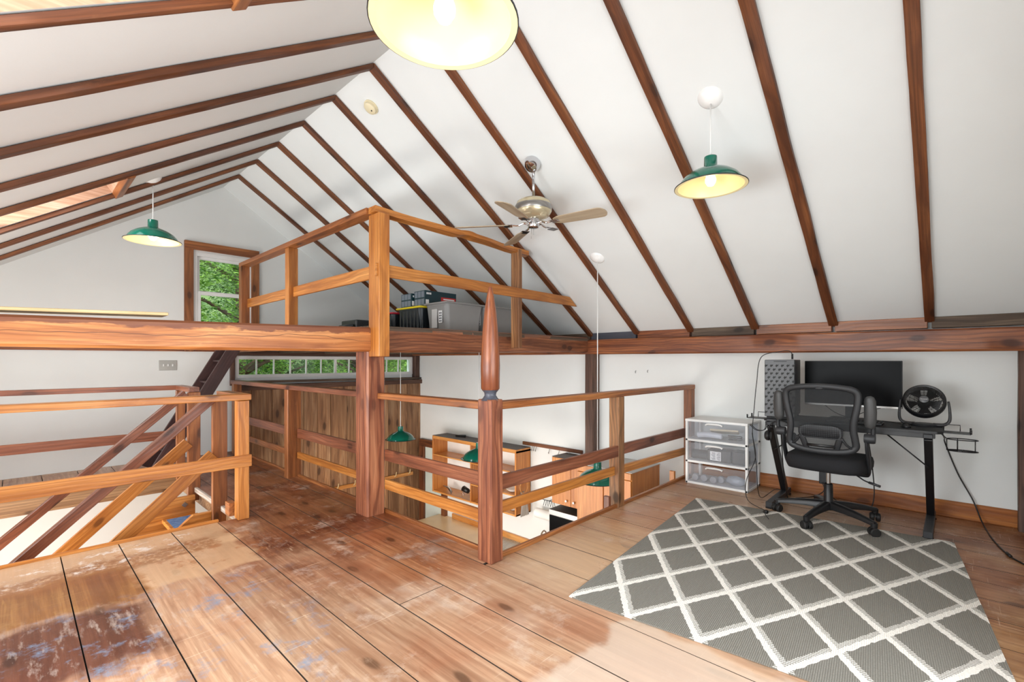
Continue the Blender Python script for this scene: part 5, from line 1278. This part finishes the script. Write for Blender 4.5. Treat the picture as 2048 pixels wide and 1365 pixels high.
def bowl(x, y, z, r, label, mat=M['white_gloss'], h=0.05):
    o = lathe('bowl', [(0, 0.004), (r*0.5, 0.004), (r*0.85, h*0.7), (r, h), (r*0.97, h), (r*0.8, h*0.6), (r*0.45, 0.009), (0, 0.009)], mat, None, (x, y, z), seg=28); tag(o, label, 'bowl', 'dishes on the kitchen shelves')
bowl(4.70, 4.42, -0.609, 0.11, 'white dish on the middle right shelf of the open cabinet')
bowl(4.70, 4.75, -0.866, 0.10, 'white bowl on the bottom shelf right beside the divider')
bowl(4.72, 4.42, -0.866, 0.11, 'white bowl at the right end of the bottom shelf')
bowl(4.70, 4.75, -0.609, 0.11, 'dark rimmed bowl on the middle right shelf beside the divider', M['dgrey'], 0.06)
o = empty('mixer', (4.66, 5.36, -0.866), 'dark hand mixer with wire beaters on the bottom shelf left of the divider', 'mixer')
tube('mixer_body', [(0, -0.06, 0.10), (0, 0.05, 0.12)], [0.035, 0.045], M['black'], o, k=14)
for dx in (-0.02, 0.02):
    for k_ in range(3): tube('beater', [(dx, 0.03, 0.08), (dx+0.02*math.cos(k_*2.1), 0.05+0.02*math.sin(k_*2.1), 0.04), (dx, 0.06, 0.002)], 0.002, M['chrome'], o, k=6, smooth_n=4)
o = empty('utensil_stand', (4.66, 5.75, -0.866), 'heap of metal utensils on the bottom left shelf', 'utensils')
for k_ in range(5): tube('utensil', [(0.02*k_-0.04, -0.1+0.02*k_, 0.004), (0.0, 0.0, 0.03+0.012*k_), (0.04-0.02*k_, 0.1, 0.05+0.01*k_)], 0.005, M['steel'], o, k=6, smooth_n=3)
# hook rail with hooks
B = (XR, 3.88, 0.04)
g = empty('hook_rail', B, 'brown hook rail on the kitchen wall right of the open shelf cabinet', 'hook rail')
board('rail_board', (XR-0.012, 3.38, 0.045), (XR-0.012, 4.38, 0.045), 0.022, 0.045, M['rafter'], g, B)
for k_, y in enumerate((4.20, 4.165, 4.13, 3.90, 3.74, 3.58)):
    tube('hook', [(-0.02, y-B[1], -0.02), (-0.035, y-B[1], -0.06), (-0.05, y-B[1]-0.01, -0.075), (-0.06, y-B[1]-0.01, -0.055)], 0.004, M['steel'], g, k=6, smooth_n=4)
# wall cabinet with two doors
B = (4.72, 3.36, -0.57)
g = empty('wall_cabinet', B, 'light wood wall cabinet with two knobbed doors above the microwave', 'cabinet')
box('cabinet_body', 4.59, XR-0.002, 3.045, 3.64, -0.57, 0.0, M['cab_v'], g, base=B)
box('top_cover', 4.575, XR-0.002, 3.045, 3.64, 0.0, 0.006, M['cabtop'], g, base=B)
for ya, yb, ky in ((3.352, 3.636, 3.41), (3.05, 3.348, 3.30)):
    dd = box('door', 4.57, 4.588, ya, yb, -0.568, -0.004, M['cab_v'], g, 0.002, base=B)
    lathe('knob', [(0, 0.026), (0.013, 0.024), (0.015, 0.016), (0.006, 0.008), (0.006, 0)], M['white_gloss'], dd, (-0.009, ky-(ya+yb)/2, -0.505+0.286), rot=(0, -PI/2, 0), seg=16)
# fridge cabinet, deeper
B = (4.56, 2.7, -0.60)
g = empty('deep_cabinet', B, 'deep orange wood cabinet over the fridge, right of the wall cabinet, with grey top', 'cabinet')
box('cabinet_body', 4.27, XR-0.002, 2.37, 3.035, -1.0, 0.05, M['cab_v'], g, base=B)
box('top_cover', 4.25, XR-0.002, 2.36, 3.035, 0.05, 0.056, plain('cab_top_grey', (190, 186, 180), 0.5), g, base=B)
for ya, yb in ((2.70, 3.03), (2.375, 2.69)): box('door', 4.25, 4.268, ya, yb, -0.98, -0.03, M['cab_v'], g, 0.002, base=B)
box('door', 4.25, 4.268, 2.375, 3.03, -0.022, 0.045, M['cab_v'], g, 0.002, base=B)
# microwave
B = (4.66, 3.38, -0.95)
g = empty('microwave', B, 'black and steel microwave below the two-door wall cabinet', 'microwave')
box('casing', 4.50, 4.86, 3.10, 3.62, -0.95, -0.625, M['dgrey'], g, 0.004, base=B)
box('door_glass', 4.493, 4.50, 3.20, 3.615, -0.93, -0.70, M['screen'], g, base=B)
box('top_band', 4.490, 4.50, 3.10, 3.62, -0.69, -0.628, M['steel'], g, 0.002, base=B)
box('control_panel', 4.493, 4.50, 3.105, 3.19, -0.93, -0.70, M['black'], g, base=B)
o = box('microwave_shelf', 4.50, XR-0.002, 3.05, 3.66, -0.975, -0.951, M['cab']); tag(o, 'wooden shelf under the microwave', 'shelf')
# paper towel, rack, ring with towel
B = (4.77, 3.92, -0.83)
g = empty('paper_towel_holder', B, 'white paper towel roll held horizontally on the kitchen wall', 'paper towel')
lathe('paper_roll', [(0.016, -0.135), (0.062, -0.135), (0.062, 0.135), (0.016, 0.135), (0.016, -0.135)], M['towel'], g, rot=(PI/2, 0, 0), seg=32)
tube('holder_rod', [(0, -0.15, 0), (0, 0.15, 0)], 0.008, M['steel'], g)
for y in (-0.15, 0.15): tube('holder_arm', [(0, y, 0), (0.098, y, 0.0)], 0.007, M['steel'], g)
o = tube('wire_rack', [(XR-0.05, 3.98-0.02*i, -0.70+(0.045 if i % 2 else -0.03)) for i in range(11)], 0.004, M['black'], None, k=6); tag(o, 'black zigzag wire rack above the paper towel roll', 'rack')
tube('rack_rod', [(XR-0.05, 3.99, -0.655), (XR-0.05, 3.77, -0.655)], 0.005, M['black'], o); tube('rack_mount', [(XR-0.05, 3.88, -0.655), (XR, 3.88, -0.655)], 0.005, M['black'], o)
RC = (4.68, 4.222, -0.50)
g = empty('towel_ring', RC, 'wooden towel ring on the end panel of the open shelf cabinet', 'towel ring')
tube('ring', [(0.075*math.cos(2*PI*i/28), -0.02, 0.0+0.085*math.sin(2*PI*i/28)) for i in range(28)], 0.007, M['cab'], g, k=8, closed=True)
tube('ring_mount', [(0, 0.023, 0.085), (0, -0.02, 0.085)], 0.01, M['cab'], g)
bm = BM(); grid = []
for side in (0, 1):
    pass
for i in range(25):
    f = i/24; w = 0.035+0.055*max(0, abs(f-0.25)*1.25)
    z = -0.085+(-0.30*(f-0.25)/0.75 if f > 0.25 else -0.09*(0.25-f)/0.25)
    yy = (-0.036 if f > 0.25 else -0.004)+(0.018 if abs(f-0.25) < 0.03 else 0)
    grid.append([bm.verts.new(((j/10-0.5)*2*w, yy+0.006*math.sin(j*1.9+f*3), z+(0.012 if abs(f-0.25) < 0.02 else 0))) for j in range(11)])
for i in range(24):
    for j in range(10): bm.faces.new((grid[i][j], grid[i][j+1], grid[i+1][j+1], grid[i+1][j]))
bmesh.ops.solidify(bm, geom=bm.faces[:], thickness=0.004)
tw = link('hand_towel', me_of(bm), M['towel'], None, (RC[0], RC[1], RC[2]), smooth=True); tag(tw, 'white hand towel hanging from the wooden ring', 'towel')
# counter with sink drainer, splash rail and tap
B = (4.5, 4.9, NZ)
g = empty('kitchen_counter', B, 'cream topped kitchen counter along the wall below the shelf cabinet', 'counter')
board('worktop', (4.535, 2.3, -1.365), (4.535, 6.22, -1.365), 0.66, 0.03, M['cream'], g, B, bevel=0.004)
box('counter_body', 4.26, XR-0.01, 2.3, 6.2, NZ, -1.381, M['cab_v'], g, base=B)
board('splash_rail', (XR-0.02, 3.6, -1.31), (XR-0.02, 5.9, -1.31), 0.03, 0.08, M['cab'], g, B)
bm = BM()
for i in range(14): box_bm(bm, 4.36-B[0], 4.82-B[0], 4.30+i*0.034-B[1], 4.312+i*0.034-B[1], -1.349-NZ, -1.342-NZ, 0.002)
link('drainer_ridges', me_of(bm), M['steel'], g)
box('drainer', 4.34, 4.84, 4.28, 4.79, -1.35, -1.347, plain('drainer_white', (205, 202, 194), 0.3), g, base=B)
o = empty('kitchen_tap', (4.72, 3.95, -1.35), 'curved chrome tap with black base at the sink', 'tap')
lathe('tap_base', [(0.028, 0), (0.026, 0.03), (0.016, 0.06), (0.015, 0.14)], M['black'], o, seg=20)
tube('spout', [(0, 0, 0.13), (0, -0.02, 0.27), (-0.03, -0.09, 0.345), (-0.07, -0.17, 0.33), (-0.09, -0.20, 0.27)], 0.011, M['chrome'], o, k=12, smooth_n=8)
# peg rail on the old board wall
B = (3.8, 6.80, -0.72)
g = empty('peg_rail', B, 'wooden peg rail on the old board wall below the hall railing', 'peg rail')
board('rail_board', (2.9, 6.788, -0.74), (4.70, 6.788, -0.74), 0.03, 0.055, M['cab'], g, B)
for x in (3.06, 3.33, 3.60, 4.33, 4.60): tube('peg', [(x-B[0], -0.02, -0.02), (x-B[0], -0.07, 0.01), (x-B[0], -0.085, 0.07)], 0.008, M['pale'], g, k=8, smooth_n=3)

# ------------------------------------------------------------------ outside: trees seen through the windows
def leaf_mat(name, a, b):
    t = NT(name); rnd = t.n('ShaderNodeAttribute', attribute_name='rnd').outputs['Fac']
    c = t.mix(rnd, lin(a), lin(b)); t.l(c, t.b.inputs['Base Color']); t.set(Roughness=0.5)
    tl = t.n('ShaderNodeBsdfTranslucent'); t.l(c, tl.inputs[0]); ms = t.n('ShaderNodeMixShader'); ms.inputs[0].default_value = 0.4
    t.l(t.b.outputs[0], ms.inputs[1]); t.l(tl.outputs[0], ms.inputs[2]); t.l(ms.outputs[0], t.out.inputs[0]); return t.m
LM = [leaf_mat('leaf_green', (44, 98, 24), (168, 206, 96)), leaf_mat('leaf_dark', (36, 78, 30), (96, 144, 62))]
def tree(x, y, z0, zc, rx, ry, rz, n, label, mi, seed):
    rng = random.Random(seed); g = empty('tree', (x, y, z0), label, 'tree', 'trees outside the far gable')
    bm = BM(); tube_bm(bm, catmull([(0, 0, 0), (0.1, 0, (zc-z0)*0.5), (0, 0.05, zc-z0+rz*0.6)], 5), [0.16-0.012*i for i in range(11)], 10)
    for i in range(12):
        a_ = rng.random()*2*PI; zz = (zc-z0)+rng.uniform(-rz*0.8, rz*0.6); tube_bm(bm, [(0, 0, zz), (math.cos(a_)*rx*0.4, math.sin(a_)*ry*0.4, zz+0.3), (math.cos(a_)*rx*0.85, math.sin(a_)*ry*0.85, zz+0.45)], [0.05, 0.03, 0.012], 6)
    link('trunk', me_of(bm), M['post_dark'], g, smooth=True)
    bm = BM(); lay = bm.loops.layers.float_color.new('rnd')
    for i in range(n):
        while True:
            p = Vector((rng.uniform(-1, 1), rng.uniform(-1, 1), rng.uniform(-1, 1)))
            if 0.3 < p.length < 1: break
        p = Vector((p.x*rx, p.y*ry, p.z*rz+zc-z0)); 
        if mnoise.noise(p*1.6+Vector((seed, 0, 0))) < -0.3: continue
        s = rng.uniform(0.028, 0.055); u = Vector((rng.uniform(-1, 1), rng.uniform(-1, 1), rng.uniform(-0.4, 0.4))).normalized(); v = u.cross(Vector((rng.uniform(-1, 1), rng.uniform(-0.5, 0.5), 1))).normalized()
        f = bm.faces.new([bm.verts.new(p+q) for q in (-u*s, -v*s*0.45, u*s, v*s*0.45)]); r_ = rng.random()
        for lp in f.loops: lp[lay] = (r_, r_, r_, 1)
    link('crown', me_of(bm, calc=False), LM[mi], g)
def gz(y): return -2.4+max(0.0, y-10.5)*0.9
for k_, (tx, ty, zc, rx, ry, rz, n, mi, lab) in enumerate((
    (2.9, 9.9, 2.3, 1.25, 1.0, 1.9, 26000, 0, 'leafy green tree seen through the tall gable window'),
    (5.5, 9.9, 1.6, 1.25, 1.0, 1.5, 26000, 0, 'green tree seen through the middle of the strip window'),
    (8.1, 10.2, 1.6, 1.25, 1.0, 1.5, 18000, 1, 'green tree seen through the right part of the strip window'),
    (4.5, 12.4, 1.9, 1.5, 1.1, 2.4, 26000, 1, 'darker tree further back behind the left end of the strip window'),
    (7.6, 12.6, 2.2, 1.5, 1.1, 2.2, 24000, 0, 'second row tree behind the strip window, left of centre'),
    (10.8, 12.8, 2.6, 1.5, 1.1, 2.2, 18000, 1, 'second row tree behind the right end of the strip window'))):
    tree(tx, ty, gz(ty), zc, rx, ry, rz, n, lab, mi, k_+1)
t = NT('forest_floor'); v = t.obco(); t.l(t.mix(t.mapr(t.noise(v, 2, 4), 0.3, 0.7), lin((58, 92, 40)), lin((120, 140, 84))), t.b.inputs['Base Color']); t.set(Roughness=0.95)
bm = BM(); bmesh.ops.create_grid(bm, x_segments=20, y_segments=12, size=1.0)
for v_ in bm.verts:
    yy = v_.co.y*9+16.2; v_.co = Vector((v_.co.x*20+4, yy, gz(yy)+0.1*mnoise.noise(v_.co*5)))
struct(link('ground', me_of(bm), t.m, smooth=True))
